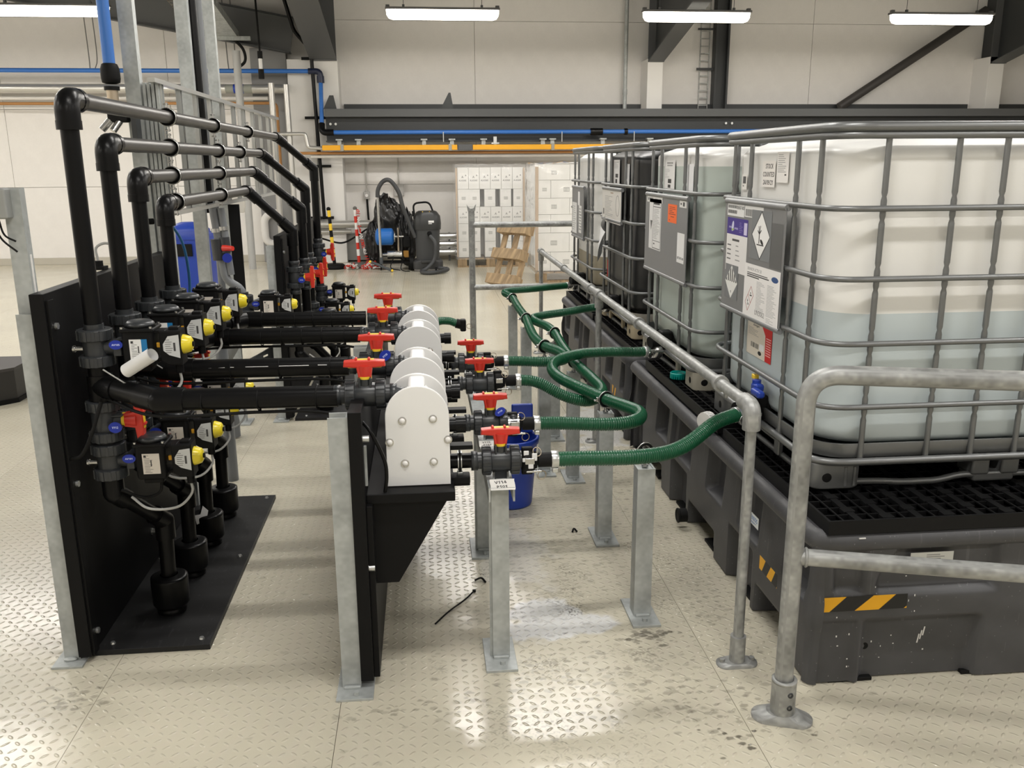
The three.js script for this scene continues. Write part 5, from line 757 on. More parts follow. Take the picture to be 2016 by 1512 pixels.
// plates and labels on the walkway face
const plateM = std(lin(0.24, 0.245, 0.25), 0.4, 0.35);
function idPlate(t, zc, y0, y1, w, label) { return part(t, 'sign_plate', [span(1.164, 1.168, y0 + 0.001, y1 - 0.001, zc - w / 2, zc + w / 2, 0.001), cyl([1.17, y1, zc - w / 2], [1.17, y1, zc + w / 2], 0.0115), cyl([1.17, y0, zc - w / 2], [1.17, y0, zc + w / 2], 0.0105)], plateM, label ? { label } : {}); }
const LX = 1.1635;
{
  const p = idPlate(T1, -3.085, 1.0, 1.405, 0.585, 'grey metal sign plate'), r = rng(21);
  const put = (name, zf, zn, ya, yb, mat, label, x = LX) => sticker(p, name, mat, zn - zf, yb - ya, [x, (ya + yb) / 2, (zf + zn) / 2], SIDE, label);
  put('code_strip', -3.35, -3.17, 1.352, 1.398, paint(200, 52, (x, w, h) => { x.fillStyle = '#e4e4e2'; x.fillRect(0, 0, w, h); x.fillStyle = '#333'; for (let i = 0; i < 9; i++) { x.fillRect(8 + i * 12, 8, 8, 12); x.fillRect(8 + i * 12, 28, 9, 14); } x.fillStyle = '#222'; x.font = 'bold 18px sans-serif'; x.fillText('130567-003', 104, 22); }), 'white code strip');
  put('barcode_strip', -3.165, -2.985, 1.356, 1.396, paint(200, 46, (x, w, h) => { x.fillStyle = '#e4e4e2'; x.fillRect(0, 0, w, h); bars(x, r, 8, 14, 80, 28); lines(x, r, 100, 16, 90, 3, 10); }), 'white barcode strip');
  put('purple_sheet', -3.345, -3.125, 1.145, 1.345, paint(320, 300, (x, w, h) => { x.fillStyle = '#e6e4e2'; x.fillRect(0, 0, w, h); x.fillStyle = '#3d2b86'; x.fillRect(0, 0, w, 92); x.fillStyle = '#cfd0e6'; x.beginPath(); x.ellipse(88, 46, 16, 30, 0.3, 0, 7); x.fill(); x.fillStyle = '#9fb86a'; x.fillRect(70, 60, 36, 10); x.fillStyle = '#d9d4ee'; x.font = 'bold 15px sans-serif'; x.fillText('CHEM', 26, 58); x.fillText('EXPRESS', 112, 62); lines(x, r, 190, 22, 60, 6, 10, '#a99fd6'); x.fillStyle = '#cfc9e6'; x.fillRect(262, 18, 46, 66); x.fillStyle = '#444'; x.fillRect(90, 116, 110, 12); for (let i = 0; i < 4; i++) { x.fillStyle = '#666'; x.fillRect(16, 150 + i * 26, 60, 7); x.fillStyle = '#999'; x.fillRect(150, 150 + i * 26, 40 + 10 * i, 6); } }), 'white sheet with a purple heading');
  put('environment_sign', -3.09, -2.905, 1.215, 1.385, paint(220, 220, (x, w, h) => { x.fillStyle = '#7a7d7f'; x.fillRect(0, 0, w, h); diamond(x, 110, 110, 100, 106, '#eeeeec', '#222', 5); treeFish(x, 108, 118, 64); }), 'diamond sign with dead tree and fish', LX - 0.0004);
  put('stripe_sign', -3.34, -3.2, 1.04, 1.17, paint(160, 180, (x, w, h) => { x.fillStyle = '#77797b'; x.fillRect(0, 0, w, h); diamond(x, 80, 90, 74, 84, '#e6e6e2', '#e6e6e2', 3); x.save(); x.beginPath(); x.moveTo(80, 8); x.lineTo(152, 88); x.lineTo(8, 88); x.clip(); x.fillStyle = '#1a1a1a'; for (let i = 0; i < 6; i++) x.fillRect(14 + i * 24, 0, 11, 90); x.restore(); x.fillStyle = '#222'; x.font = 'bold 18px sans-serif'; x.fillText('9', 74, 148); }), 'diamond sign with vertical black stripes', LX - 0.0004);
  put('product_sheet', -3.13, -2.8, 1.005, 1.195, paint(512, 330, (x, w, h) => { x.fillStyle = '#eceae8'; x.fillRect(0, 0, w, h); x.fillStyle = '#777'; x.font = '26px sans-serif'; x.fillText('BRANOR ACTIV 28', 40, 40); x.fillStyle = '#444'; x.fillRect(40, 52, 300, 5); x.fillRect(40, 62, 320, 7); x.fillRect(40, 74, 180, 7); x.fillStyle = '#2d4d80'; x.beginPath(); x.ellipse(440, 54, 46, 17, 0, 0, 7); x.fill(); x.strokeStyle = '#9c3a34'; x.lineWidth = 4; diamond(x, 112, 190, 40, 52, '#eceae8', '#9c3a34', 4); diamond(x, 72, 242, 40, 52, '#eceae8', '#9c3a34', 4); treeFish(x, 74, 242, 26); x.fillStyle = '#222'; x.fillRect(98, 190, 30, 8); x.fillRect(104, 176, 12, 8); lines(x, r, 190, 96, 130, 22, 8.6, '#aaa', 3); lines(x, r, 345, 96, 140, 22, 8.6, '#aaa', 3); x.fillStyle = '#333'; x.font = '40px sans-serif'; x.fillText('UN3082', 180, 300); lines(x, r, 350, 292, 120, 4, 8, '#999', 2); }), 'white product sheet with hazard pictograms', LX - 0.0008);
  sticker(p, 'embossed_panel', std(lin(0.15, 0.155, 0.16), 0.35, 0.4), 0.1, 0.15, [LX, 1.275, -2.855], SIDE);
  sticker(T1, 'red_label', paint(256, 230, (x, w, h) => { x.fillStyle = '#e4dccd'; x.fillRect(0, 0, w, h); x.fillStyle = '#d01f20'; x.beginPath(); x.moveTo(150, 0); x.lineTo(256, 0); x.lineTo(256, h); x.lineTo(196, h); x.lineTo(190, 60); x.fill(); x.fillStyle = '#333'; x.font = 'bold 20px sans-serif'; x.fillText('danger', 60, 26); lines(x, r, 12, 44, 120, 6, 9); bars(x, r, 44, 140, 80, 34); x.fillStyle = '#eee'; x.fillRect(134, 130, 46, 44); x.fillStyle = '#f3c8c4'; for (let i = 0; i < 8; i++) x.fillRect(200, 70 + i * 16, 48, 6); x.fillStyle = '#222'; x.beginPath(); x.ellipse(140, 196, 18, 14, 0, 0, 7); x.fill(); }), 0.24, 0.125, [1.2092, 0.912, -3.07], SIDE, 'cream and red label');
  sticker(T1, 'stock_label', paint(200, 150, (x, w, h) => { x.fillStyle = '#ebe7e2'; x.fillRect(0, 0, w, h); x.fillStyle = '#1d1d1d'; x.font = 'bold 38px sans-serif'; x.textAlign = 'center'; x.fillText('STOCK', 105, 44); x.fillText('COUNTED', 100, 90); x.fillText('24/09/21', 96, 136); }), 0.118, 0.09, [1.2085, 1.507, -3.075], SIDE, 'white stock label');
  sticker(T1, 'packing_label', paint(128, 128, (x, w, h) => { x.fillStyle = '#ece9e5'; x.fillRect(0, 0, w, h); lines(x, r, 10, 10, 100, 10, 8); x.fillStyle = '#333'; x.fillRect(88, 92, 18, 6); }), 0.1, 0.1, [1.2088, 1.53, -2.955], SIDE, 'white packing label');
  sticker(T1, 'small_code', paint(64, 64, (x, w, h) => { x.fillStyle = '#e8e6e0'; x.fillRect(0, 0, w, h); x.fillStyle = '#555'; x.fillRect(10, 8, 40, 30); x.fillRect(10, 46, 14, 5); }), 0.05, 0.055, [1.209, 1.475, -3.31], SIDE, 'small white code label');
}
{
  const p = idPlate(T2, -4.255, 1.01, 1.39, 0.75, 'scratched grey metal sign plate'), r = rng(33);
  const put = (name, zc, yc, w, h, mat, label, dx = 0) => sticker(p, name, mat, w, h, [LX - dx, yc, zc], SIDE, label);
  put('text_sheet', -4.43, 1.245, 0.23, 0.25, paint(220, 300, (x, w, h) => { x.fillStyle = '#dedddb'; x.fillRect(0, 0, w, h); x.strokeStyle = '#333'; x.lineWidth = 4; x.strokeRect(70, 12, 140, 280); x.fillStyle = '#333'; x.fillRect(78, 20, 110, 12); x.fillRect(70, 44, 140, 4); lines(x, r, 80, 60, 120, 20, 9); x.fillRect(70, 246, 140, 4); x.fillStyle = '#555'; x.beginPath(); x.moveTo(20, 130); x.lineTo(60, 130); x.lineTo(38, 190); x.fill(); x.fillRect(86, 262, 26, 8); }), 'white text sheet with ruled frame');
  put('code_strip', -4.45, 1.367, 0.3, 0.03, paint(200, 40, (x, w, h) => { x.fillStyle = '#dddcd8'; x.fillRect(0, 0, w, h); x.fillStyle = '#666'; for (let i = 0; i < 8; i++) x.fillRect(10 + i * 9, 10, 6, 18); bars(x, r, 100, 14, 80, 14); }), 'white code strip');
  put('code_strip', -3.95, 1.365, 0.11, 0.03, paint(100, 40, (x, w, h) => { x.fillStyle = '#dddcd8'; x.fillRect(0, 0, w, h); x.fillStyle = '#333'; x.fillRect(50, 8, 24, 24); x.fillRect(14, 14, 18, 10); }), 'white code strip');
  put('orange_sticker', -4.12, 1.315, 0.15, 0.085, paint(128, 128, (x, w, h) => { x.fillStyle = '#f26a24'; x.fillRect(0, 0, w, h); lines(x, r, 20, 18, 90, 4, 12, '#7a2a10', 4); x.fillStyle = '#7a2a10'; x.fillRect(16, 66, 96, 5); x.fillRect(40, 84, 50, 5); x.fillRect(20, 108, 14, 5); }), 'orange sticker');
  put('number_sticker', -3.965, 1.168, 0.115, 0.135, paint(100, 170, (x, w, h) => { x.fillStyle = '#e8e8e6'; x.fillRect(0, 0, w, h); x.fillStyle = '#222'; x.font = 'bold 20px sans-serif'; x.textAlign = 'center'; x.fillText('MTH0140', 50, 150); }), 'white number sticker');
  sticker(T2, 'address_label', paint(160, 230, (x, w, h) => { x.fillStyle = '#e2e1de'; x.fillRect(0, 0, w, h); x.fillStyle = '#555'; for (let i = 0; i < 10; i++) { x.fillRect(40 + i * 9, 14, 6, 14); x.fillRect(44 + i * 8, 36, 5, 10); } lines(x, r, 16, 70, 70, 8, 10); x.fillStyle = '#333'; x.fillRect(60, 150, 50, 34); x.fillRect(60, 196, 40, 26); }), 0.19, 0.135, [1.207, 1.49, -4.35], SIDE, 'white address label');
  sticker(T2, 'side_label', M.paper, 0.1, 0.13, [1.207, 1.475, -4.0], SIDE, 'plain white label');
}
{ // torn plate on the black tank
  const r = rng(44), p = idPlate(T3, -5.5, 1.2, 1.39, 0.56, 'dirty white sign sheet, torn at the bottom');
  sticker(p, 'torn_sheet', paint(200, 200, (x, w, h) => { x.fillStyle = '#d8d5cf'; x.fillRect(0, 0, w, h); lines(x, r, 30, 40, 90, 14, 9); x.fillStyle = '#8a6a44'; x.fillRect(90, 16, 30, 5); x.strokeStyle = '#666'; x.lineWidth = 3; x.beginPath(); x.ellipse(166, 90, 18, 60, 0, 0, 7); x.stroke(); x.fillStyle = '#444'; x.fillRect(12, 120, 10, 36); }), 0.55, 0.2, [LX, 1.285, -5.5], SIDE, 'stained white sheet');
  const flap = new THREE.PlaneGeometry(0.26, 0.2, 8, 6), q = flap.attributes.position; for (let i = 0; i < q.count; i++) q.setZ(i, 0.04 * Math.sin(q.getX(i) * 11 + q.getY(i) * 9) + 0.2 * (0.1 - q.getY(i))); flap.computeVertexNormals();
  const pm = M.paper.clone(); pm.side = THREE.DoubleSide; part(p, 'hanging_flap', flap.rotateZ(-0.35).rotateY(SIDE).translate(1.13, 1.09, -5.52), pm, { keepUV: true, label: 'torn white flap hanging down' });
  sticker(T3, 'white_label', paint(100, 160, (x, w, h) => { x.fillStyle = '#dcdbd9'; x.fillRect(0, 0, w, h); lines(x, r, 10, 14, 80, 5, 9); x.fillStyle = '#333'; x.fillRect(30, 90, 44, 24); x.fillRect(30, 124, 30, 26); }), 0.17, 0.15, [1.207, 1.49, -5.56], SIDE, 'white shipping label');
  sticker(T3, 'white_label', M.paper, 0.12, 0.13, [1.207, 1.475, -5.27], SIDE, 'plain white label');
  sticker(T3, 'red_strip', M.chainRed, 0.06, 0.11, [1.207, 0.87, -5.76], SIDE, 'red strip label');
  const p4 = idPlate(T4, -6.72, 1.0, 1.37, 0.5, 'grey metal sign plate');
  sticker(p4, 'white_sheet', paint(120, 160, (x, w, h) => { x.fillStyle = '#dededc'; x.fillRect(0, 0, w, h); lines(x, r, 10, 20, 90, 12, 11); }), 0.2, 0.23, [LX, 1.14, -6.85], SIDE, 'white text sheet');
  sticker(p4, 'white_sheet', paint(120, 160, (x, w, h) => { x.fillStyle = '#dededc'; x.fillRect(0, 0, w, h); x.fillStyle = '#333'; for (let i = 0; i < 40; i++) x.fillRect(14 + (i % 5) * 19, 16 + (i / 5 | 0) * 17, 6 + r() * 9, 8); }), 0.12, 0.2, [LX - 0.0004, 1.14, -6.6], SIDE, 'white code sheet');
  sticker(p4, 'white_sheet', M.paper, 0.08, 0.1, [LX - 0.0004, 1.29, -6.66], SIDE, 'small white sticker');
}

// ---------------------------------------------------------------- cable ladder, struts and services behind the near stacks
{
  const t = thing('cable_ladder', 'galvanised cable ladder set on edge behind the black overhead pipes', 'cable ladder', [-1.06, 1.34, -5.4]), x = -1.065, z0 = -3.86, z1 = -7.05;
  part(t, 'top_rail', prism([[-0.02, 1.892], [0.01, 1.892], [0.01, 1.874], [-0.02, 1.874]], z0 - z1).translate(x, 0, z1), M.brightZinc);
  part(t, 'bottom_rail', prism([[-0.02, 1.34], [0.01, 1.34], [0.01, 1.358], [-0.02, 1.358]], z0 - z1).translate(x, 0, z1), M.brightZinc);
  for (let i = 0; i < 11; i++) { const z = z0 - 0.13 - i * 0.295; part(t, 'rung', [span(x - 0.018, x - 0.012, 1.344, 1.888, z - 0.017, z + 0.017), span(x - 0.0125, x + 0.002, 1.347, 1.885, z - 0.017, z - 0.013), span(x - 0.0125, x + 0.002, 1.347, 1.885, z + 0.013, z + 0.017)], M.brightZinc); }
  part(t, 'cable_exit', [pipe([[x - 0.02, 1.33, -3.75], [x - 0.06, 1.33, -3.72]], 0.012)], M.rubber);
  const strut = (name, label, x, z, w, y1, ribs) => { const s = thing(name, label, 'post', [x, 0, z]); part(s, 'channel', channel(x - w / 2, x + w / 2, 0.002, y1, z + 0.022, 0.042, 0.005), M.zinc); if (ribs) { for (let k = 0; k < 4; k++) part(s, 'rib', span(x + w / 2 + 0.006 + k * 0.017, x + w / 2 + 0.018 + k * 0.017, 0.002, 1.88, z - 0.02 - k * 0.004, z + 0.012), M.zinc); for (let k = 0; k < 12; k++) part(s, 'slot', span(x + w / 2 - 0.004, x + w / 2 + 0.0006, y1 - 0.12 - k * 0.16, y1 - 0.06 - k * 0.16, z - 0.004, z + 0.008), M.darkSteel); } else part(s, 'foot_plate', span(x - 0.06, x + 0.06, 0, 0.01, z - 0.06, z + 0.08, 0.001), M.zinc); return s; };
  strut('strut_post', 'tall galvanised ribbed strut column at the near end of the cable ladder', -1.17, -3.97, 0.06, 4.75, true);
  strut('strut_post', 'tall galvanised strut post behind the ladder, left of the black vertical pipe', -1.18, -4.92, 0.064, 4.7);
  strut('strut_post', 'tall galvanised strut post behind the ladder, right of the grey vertical pipe', -1.15, -5.4, 0.055, 4.7);
  const wp = thing('service_pipe', 'black vertical service pipe between the galvanised strut posts', 'pipe', [-1.2, 1, -5.25]); part(wp, 'pipe', pipe([[-1.147, 1.3, -4.98], [-1.147, 4.75, -4.98]], 0.026), M.pipeBlack);
  single('service_pipe', 'grey vertical service pipe between the galvanised strut posts', 'pipe', pipe([[-1.14, 0.02, -5.11], [-1.14, 4.7, -5.11]], 0.02), M.pvcLight);
  const g = thing('grey_pipework', 'grey plastic pipe drop with small red handled valve behind the near stacks', 'pipe', [-1.05, 0, -5.1]);
  part(g, 'pipe', [pipe([[-1.095, 1.33, -4.85], [-1.06, 0.95, -4.85], [-0.98, 0.9, -4.87], [-0.98, 0.66, -4.87], [-1.03, 0.62, -4.85]], 0.022, 0.05), pipe([[-1.055, 1.33, -4.85], [-1.03, 0.98, -4.85]], 0.019), pipe([[-1.03, 0.62, -4.85], [-1.25, 0.3, -5.05], [-1.13, 0.14, -5.08], [-1.13, 0.01, -5.08]], 0.03, 0.05)], M.pvcLight);
  part(g, 'valve', [cyl([-1.08, 1.06, -4.84], [-1.085, 1.17, -4.84], 0.034), cyl([-1.04, 1.1, -4.83], [-1.045, 1.18, -4.83], 0.026)], M.pvc); part(g, 'handle', cyl([-1.05, 1.125, -4.81], [-0.995, 1.125, -4.78], 0.017, 0.012), M.red); part(g, 'name_tag', tagDisc(0.05, 0.05).translate(-1.03, 1.075, -4.79), M.blueTag, { keepUV: true }); part(g, 'clip', [cyl([-1.085, 1.205, -4.85], [-1.086, 1.225, -4.85], 0.028), cyl([-1.05, 1.215, -4.845], [-1.051, 1.235, -4.845], 0.025)], M.steel);
  single('grey_branch', 'grey plastic pipe branch elbowing forward left of the far panel', 'pipe', [pipe([[-1.1, 0.72, -5.3], [-0.86, 0.8, -5.3], [-0.82, 0.72, -5.3], [-0.82, 0.5, -5.3]], 0.025, 0.05), cyl([-0.82, 0.66, -5.3], [-0.82, 0.7, -5.3], 0.033)], M.pvcLight);
  single('backing_strip', 'black backing strip behind the grey plastic pipe drop', 'panel', span(-1.06, -1.0, 0.75, 1.34, -5.06, -5.05), M.hdpe);
  const bd = thing('air_drop', 'blue vertical air dropper with black nut and brass valve at the upper left', 'pipe', [-1.24, 1.72, -3.9]), bx = -1.237, bz = -3.9;
  part(bd, 'pipe', cyl([bx, 1.93, bz], [bx, 4.6, bz], 0.0235), M.bluePipe); part(bd, 'nut', [latheAt([[0.022, 0], [0.034, 0.004], [0.037, 0.02], [0.037, 0.055], [0.03, 0.075], [0.024, 0.078]], [bx, 1.87, bz], [0, 1, 0], 20), cyl([bx, 1.845, bz], [bx, 1.86, bz], 0.03)], M.rubber);
  part(bd, 'valve', [cyl([bx, 1.76, bz], [bx, 1.848, bz], 0.021, 0.023), box(bx, 1.785, bz, 0.05, 0.03, 0.04, 0.006)], M.brass); part(bd, 'lever', [box(bx - 0.03, 1.79, bz + 0.03, 0.02, 0.02, 0.02, 0.005)], M.maroon); part(bd, 'manifold', [box(bx + 0.015, 1.745, bz, 0.08, 0.05, 0.05, 0.01)], M.rubber); each(bd, 'outlet', [cyl([bx - 0.01, 1.735, bz + 0.01], [bx - 0.05, 1.69, bz + 0.02], 0.014), cyl([bx + 0.02, 1.725, bz + 0.01], [bx - 0.005, 1.685, bz + 0.03], 0.014)], M.steel); part(bd, 'mount', span(bx + 0.07, bx + 0.09, 1.6, 1.78, bz - 0.03, bz + 0.03), M.darkSteel);
  single('blue_tube', 'thin blue tube hanging from the ladder end in front of the blue container', 'cable', sweep(curve([[-1.07, 1.33, -3.9], [-1.03, 1.22, -3.95], [-1.03, 1.05, -4.0], [-1.05, 0.9, -4.0]], 24), 0.006, 8), std(lin(0.02, 0.1, 0.22), 0.4));
  // perforated tray at the floor behind
  const pt = thing('floor_tray', 'low perforated grey cable tray curving toward the far panel', 'cable tray', [-1.0, 0.3, -5.6]), pts = curve([[-1.5, 0.2, -4.9], [-1.2, 0.3, -5.3], [-1.0, 0.36, -5.7], [-0.93, 0.42, -6.2]], 24), wall = [];
  for (let i = 0; i < pts.length - 1; i++) { const a = pts[i], b = pts[i + 1], L = a.distanceTo(b), ang = Math.atan2(b.x - a.x, b.z - a.z); if (i % 3 !== 2) wall.push(new THREE.BoxGeometry(0.003, 0.1, L * 1.02).rotateY(ang).translate((a.x + b.x) / 2, (a.y + b.y) / 2, (a.z + b.z) / 2)); else for (const dy of [-0.037, 0, 0.037]) wall.push(new THREE.BoxGeometry(0.003, 0.025, L * 1.02).rotateY(ang).translate((a.x + b.x) / 2, (a.y + b.y) / 2 + dy, (a.z + b.z) / 2)); }
  part(pt, 'side_wall', wall, M.pvcLight); part(pt, 'lip', sweep(pts.map((p) => V(p.x, p.y + 0.05, p.z)), 0.006, 6), M.brightZinc);
  const rf = thing('red_flange', 'dark red flanged fitting glimpsed under the second suction pipe', 'fitting', [-0.98, 0.8, -4.5]); part(rf, 'body', [cyl([-1.06, 0.85, -4.35], [-0.94, 0.85, -4.35], 0.055), cyl([-0.95, 0.85, -4.35], [-0.93, 0.85, -4.35], 0.075)], M.maroon); part(rf, 'bolts', Array.from({ length: 6 }, (_, i) => cyl([-0.93, 0.85 + 0.062 * Math.sin(i * 1.047), -4.35 + 0.062 * Math.cos(i * 1.047)], [-0.915, 0.85 + 0.062 * Math.sin(i * 1.047), -4.35 + 0.062 * Math.cos(i * 1.047)], 0.009, 0.009, 6)), M.maroon); part(rf, 'leg', [cyl([-1.0, 0, -4.35], [-1.0, 0.8, -4.35], 0.03)], M.pvcLight);
}
{ // left edge: upright with box, cable entry, black block
  const t = thing('control_post', 'pale galvanised upright with a small grey box at the left edge', 'post', [-1.17, 0, -2.72]);
  part(t, 'upright', channel(-1.19, -1.142, 0.01, 1.49, -2.7, 0.035, 0.004), M.zinc);
  part(t, 'slot', span(-1.1425, -1.1405, 1.14, 1.3, -2.722, -2.712), M.white); part(t, 'box', span(-1.25, -1.165, 1.405, 1.49, -2.7, -2.66, 0.006), std(lin(0.32, 0.33, 0.32), 0.5, 0.3)); part(t, 'cable', [sweep(curve([[-1.2, 1.405, -2.68], [-1.19, 1.36, -2.68], [-1.165, 1.34, -2.69]], 14), 0.003, 6), sweep(curve([[-1.215, 1.405, -2.68], [-1.2, 1.35, -2.68], [-1.165, 1.31, -2.69]], 14), 0.003, 6)], M.rubber);
  const c = thing('cable_entry', 'grey cable loop with black gland on the top edge of the near left board', 'cable', [-1.12, 1.19, -3.0]); part(c, 'gland', [cyl([-1.16, 1.19, -3.3], [-1.16, 1.22, -3.3], 0.016), box(-1.16, 1.195, -3.3, 0.05, 0.012, 0.05, 0.002)], M.rubber); part(c, 'cable', sweep(curve([[-1.16, 1.22, -3.3], [-1.165, 1.265, -3.31], [-1.13, 1.28, -3.32], [-1.1, 1.25, -3.33], [-1.1, 1.15, -3.34]], 30), 0.005, 8), M.cableGrey);
  const b = thing('floor_box', 'dark chamfered plastic block on the floor at the left edge', 'box', [-2.98, 0, -6.2]); const o = (s) => { const h = 0.24 * s, k = 0.1 * s; return [[-h, -h + k], [-h + k, -h], [h - k, -h], [h, -h + k], [h, h - k], [h - k, h], [-h + k, h], [-h, h - k]]; };
  const f = (y0, y1, s0) => prism(o(s0), y1 - y0).rotateX(-Math.PI / 2).translate(-3.0, y0, -6.22); part(b, 'base', f(0, 0.03, 1.02), M.rubber); part(b, 'body', f(0.03, 0.22, 0.98), std(lin(0.03, 0.028, 0.026), 0.55)); part(b, 'lid', f(0.22, 0.24, 1.0), std(lin(0.055, 0.05, 0.048), 0.6));
}
{ // litter of cable ties on the floor
  single('cable_tie', 'long black cable tie lying on the floor right of the pump bench', 'cable tie', [sweep(curve([[0.0, 0.004, -2.78], [0.05, 0.006, -2.86], [0.11, 0.006, -2.94], [0.145, 0.006, -3.0]], 20), 0.003, 6), box(0.148, 0.006, -3.005, 0.012, 0.008, 0.012, 0.002)], M.rubber);
  single('cable_tie', 'short curled black cable tie near the second support post', 'cable tie', [sweep(curve([[0.155, 0.006, -3.09], [0.18, 0.012, -3.095], [0.195, 0.006, -3.07]], 12), 0.004, 6)], M.rubber);
  single('cable_tie', 'tiny black cable tie end near the second hose post foot', 'cable tie', [sweep(curve([[0.6, 0.005, -3.5], [0.61, 0.012, -3.52], [0.62, 0.006, -3.5]], 10), 0.004, 6)], M.rubber);
  const bk = thing('bucket', 'blue plastic bucket on the floor behind the nearest outlet valve', 'bucket', [0.4, 0, -4.0]);
  part(bk, 'body', latheAt([[0, 0.002], [0.095, 0], [0.1, 0.01], [0.125, 0.3], [0.132, 0.3], [0.134, 0.325], [0.125, 0.33], [0.118, 0.32], [0.095, 0.02], [0, 0.015]], [0.37, 0.001, -3.88], [0, 1, 0], 32), M.blue); part(bk, 'handle', [sweep(curve([[0.25, 0.31, -3.88], [0.3, 0.24, -3.77], [0.42, 0.22, -3.76], [0.49, 0.31, -3.88]], 24), 0.005, 8), box(0.43, 0.4, -3.92, 0.1, 0.14, 0.02, 0.008)], M.blue);
}
// ---------------------------------------------------------------- far end of the hall
{
  const b = thing('hooded_container', 'ribbed blue plastic container behind the near pipe stacks', 'container', [-2.36, 0, -9.1]);
  const lv = []; for (let i = 0; i <= 14; i++) { lv.push([0.08 + i * 0.055, 0.34 + (i % 2) * 0.02, 0.4, 0.05]); } part(b, 'body', [loft([[0, 0.34, 0.4, 0.05], ...lv], 4).translate(-2.36, 0, -9.2)], M.blue); part(b, 'side', span(-2.24, -2.1, 0, 0.9, -9.4, -9.0, 0.04), M.blue); part(b, 'hood', [loft([[0.84, 0.36, 0.42, 0.05], [0.92, 0.36, 0.42, 0.05], [0.97, 0.28, 0.34, 0.08], [1.0, 0.12, 0.14, 0.05]], 4).translate(-2.34, 0, -9.2)], M.blue); part(b, 'opening', span(-2.47, -2.26, 0.68, 0.8, -8.995, -8.98, 0.02), M.rubber);
  // wet vacuum
  const v = thing('wet_vacuum', 'dark grey wheeled wet vacuum cleaner with a coiled hose', 'vacuum cleaner', [0.05, 0, -13.3]), vx = 0.055, vz = -13.3;
  part(v, 'tank', loft([[0.14, 0.34, 0.36, 0.12], [0.3, 0.35, 0.37, 0.12], [0.61, 0.37, 0.38, 0.12]], 6).translate(vx, 0, vz), M.vacuum); part(v, 'head', loft([[0.61, 0.4, 0.4, 0.12], [0.7, 0.41, 0.41, 0.12], [0.8, 0.39, 0.38, 0.12], [0.86, 0.3, 0.3, 0.1], [0.875, 0.24, 0.24, 0.08]], 6).translate(vx, 0, vz), std(lin(0.022, 0.023, 0.023), 0.45));
  part(v, 'chassis', [loft([[0.04, 0.44, 0.42, 0.08], [0.14, 0.44, 0.42, 0.08], [0.17, 0.38, 0.4, 0.1]], 5).translate(vx, 0, vz), span(vx - 0.1, vx + 0.1, 0.13, 0.17, vz + 0.2, vz + 0.24, 0.01)], std(lin(0.03, 0.03, 0.03), 0.5)); part(v, 'wheel', cyl([vx - 0.27, 0.11, vz - 0.05], [vx - 0.21, 0.11, vz - 0.05], 0.11, 0.11, 24), M.rubber); part(v, 'caster', [cyl([vx + 0.1, 0.035, vz + 0.2], [vx + 0.13, 0.035, vz + 0.2], 0.035), cyl([vx - 0.08, 0.035, vz + 0.2], [vx - 0.05, 0.035, vz + 0.2], 0.035)], M.rubber);
  part(v, 'handle', sweep(rounded([[vx - 0.18, 0.78, vz - 0.1], [vx - 0.2, 0.98, vz - 0.12], [vx + 0.04, 1.0, vz - 0.12], [vx + 0.09, 0.87, vz - 0.05]], 0.08, 6), 0.014, 10), M.rubber); part(v, 'hook', [box(vx - 0.2, 0.84, vz + 0.1, 0.03, 0.08, 0.03, 0.01), span(vx - 0.2, vx - 0.05, 0.77, 0.8, vz + 0.1, vz + 0.14, 0.01)], M.rubber); part(v, 'badge', [span(vx + 0.02, vx + 0.1, 0.715, 0.745, vz + 0.205, vz + 0.208), span(vx + 0.02, vx + 0.07, 0.695, 0.705, vz + 0.205, vz + 0.208)], M.paper); part(v, 'button', [ball([vx - 0.06, 0.86, vz + 0.13], 0.012), ball([vx + 0.04, 0.86, vz + 0.13], 0.012)], M.yellow);
  part(v, 'inlet', cyl([vx + 0.03, 0.56, vz + 0.18], [vx + 0.04, 0.53, vz + 0.27], 0.035, 0.03), M.rubber); part(v, 'hose', sweep(curve([[vx + 0.04, 0.53, vz + 0.27], [vx + 0.11, 0.42, vz + 0.34], [vx + 0.09, 0.2, vz + 0.36], [vx - 0.02, 0.08, vz + 0.42], [vx - 0.1, 0.04, vz + 0.5], [vx + 0.02, 0.03, vz + 0.58], [vx + 0.22, 0.04, vz + 0.45], [vx + 0.28, 0.05, vz + 0.3], [vx + 0.15, 0.06, vz + 0.25]], 80), (l) => 0.028 + 0.002 * Math.cos(l * 500), 12), M.vacuum);
  const w = thing('vacuum_wand', 'silver vacuum wand with arched dark hose standing left of the wet vacuum', 'vacuum wand', [-0.62, 0, -13.15]), wz = -13.15; part(w, 'tube', cyl([-0.63, 0.2, wz], [-0.645, 1.1, wz], 0.019), M.steel); part(w, 'hose', sweep(curve([[-0.645, 1.08, wz], [-0.63, 1.2, wz], [-0.55, 1.31, wz], [-0.45, 1.31, wz], [-0.34, 1.15, wz], [-0.29, 0.95, wz], [-0.2, 0.7, wz - 0.02], [-0.12, 0.5, wz - 0.03]], 60), 0.03, 10), M.vacuum); part(w, 'nozzle', [cyl([-0.63, 0.12, wz], [-0.63, 0.22, wz], 0.026), box(-0.63, 0.06, wz, 0.34, 0.035, 0.05, 0.01).translate(0.63, -0.06, 0).rotateZ(-0.42).translate(-0.63, 0.09, wz * 0)], std(lin(0.06, 0.068, 0.075), 0.5)); part(w, 'end_cap', [ball([-0.79, 0.16, wz + 0.02], 0.02, 10), ball([-0.475, 0.025, wz + 0.02], 0.02, 10)], M.yellow);
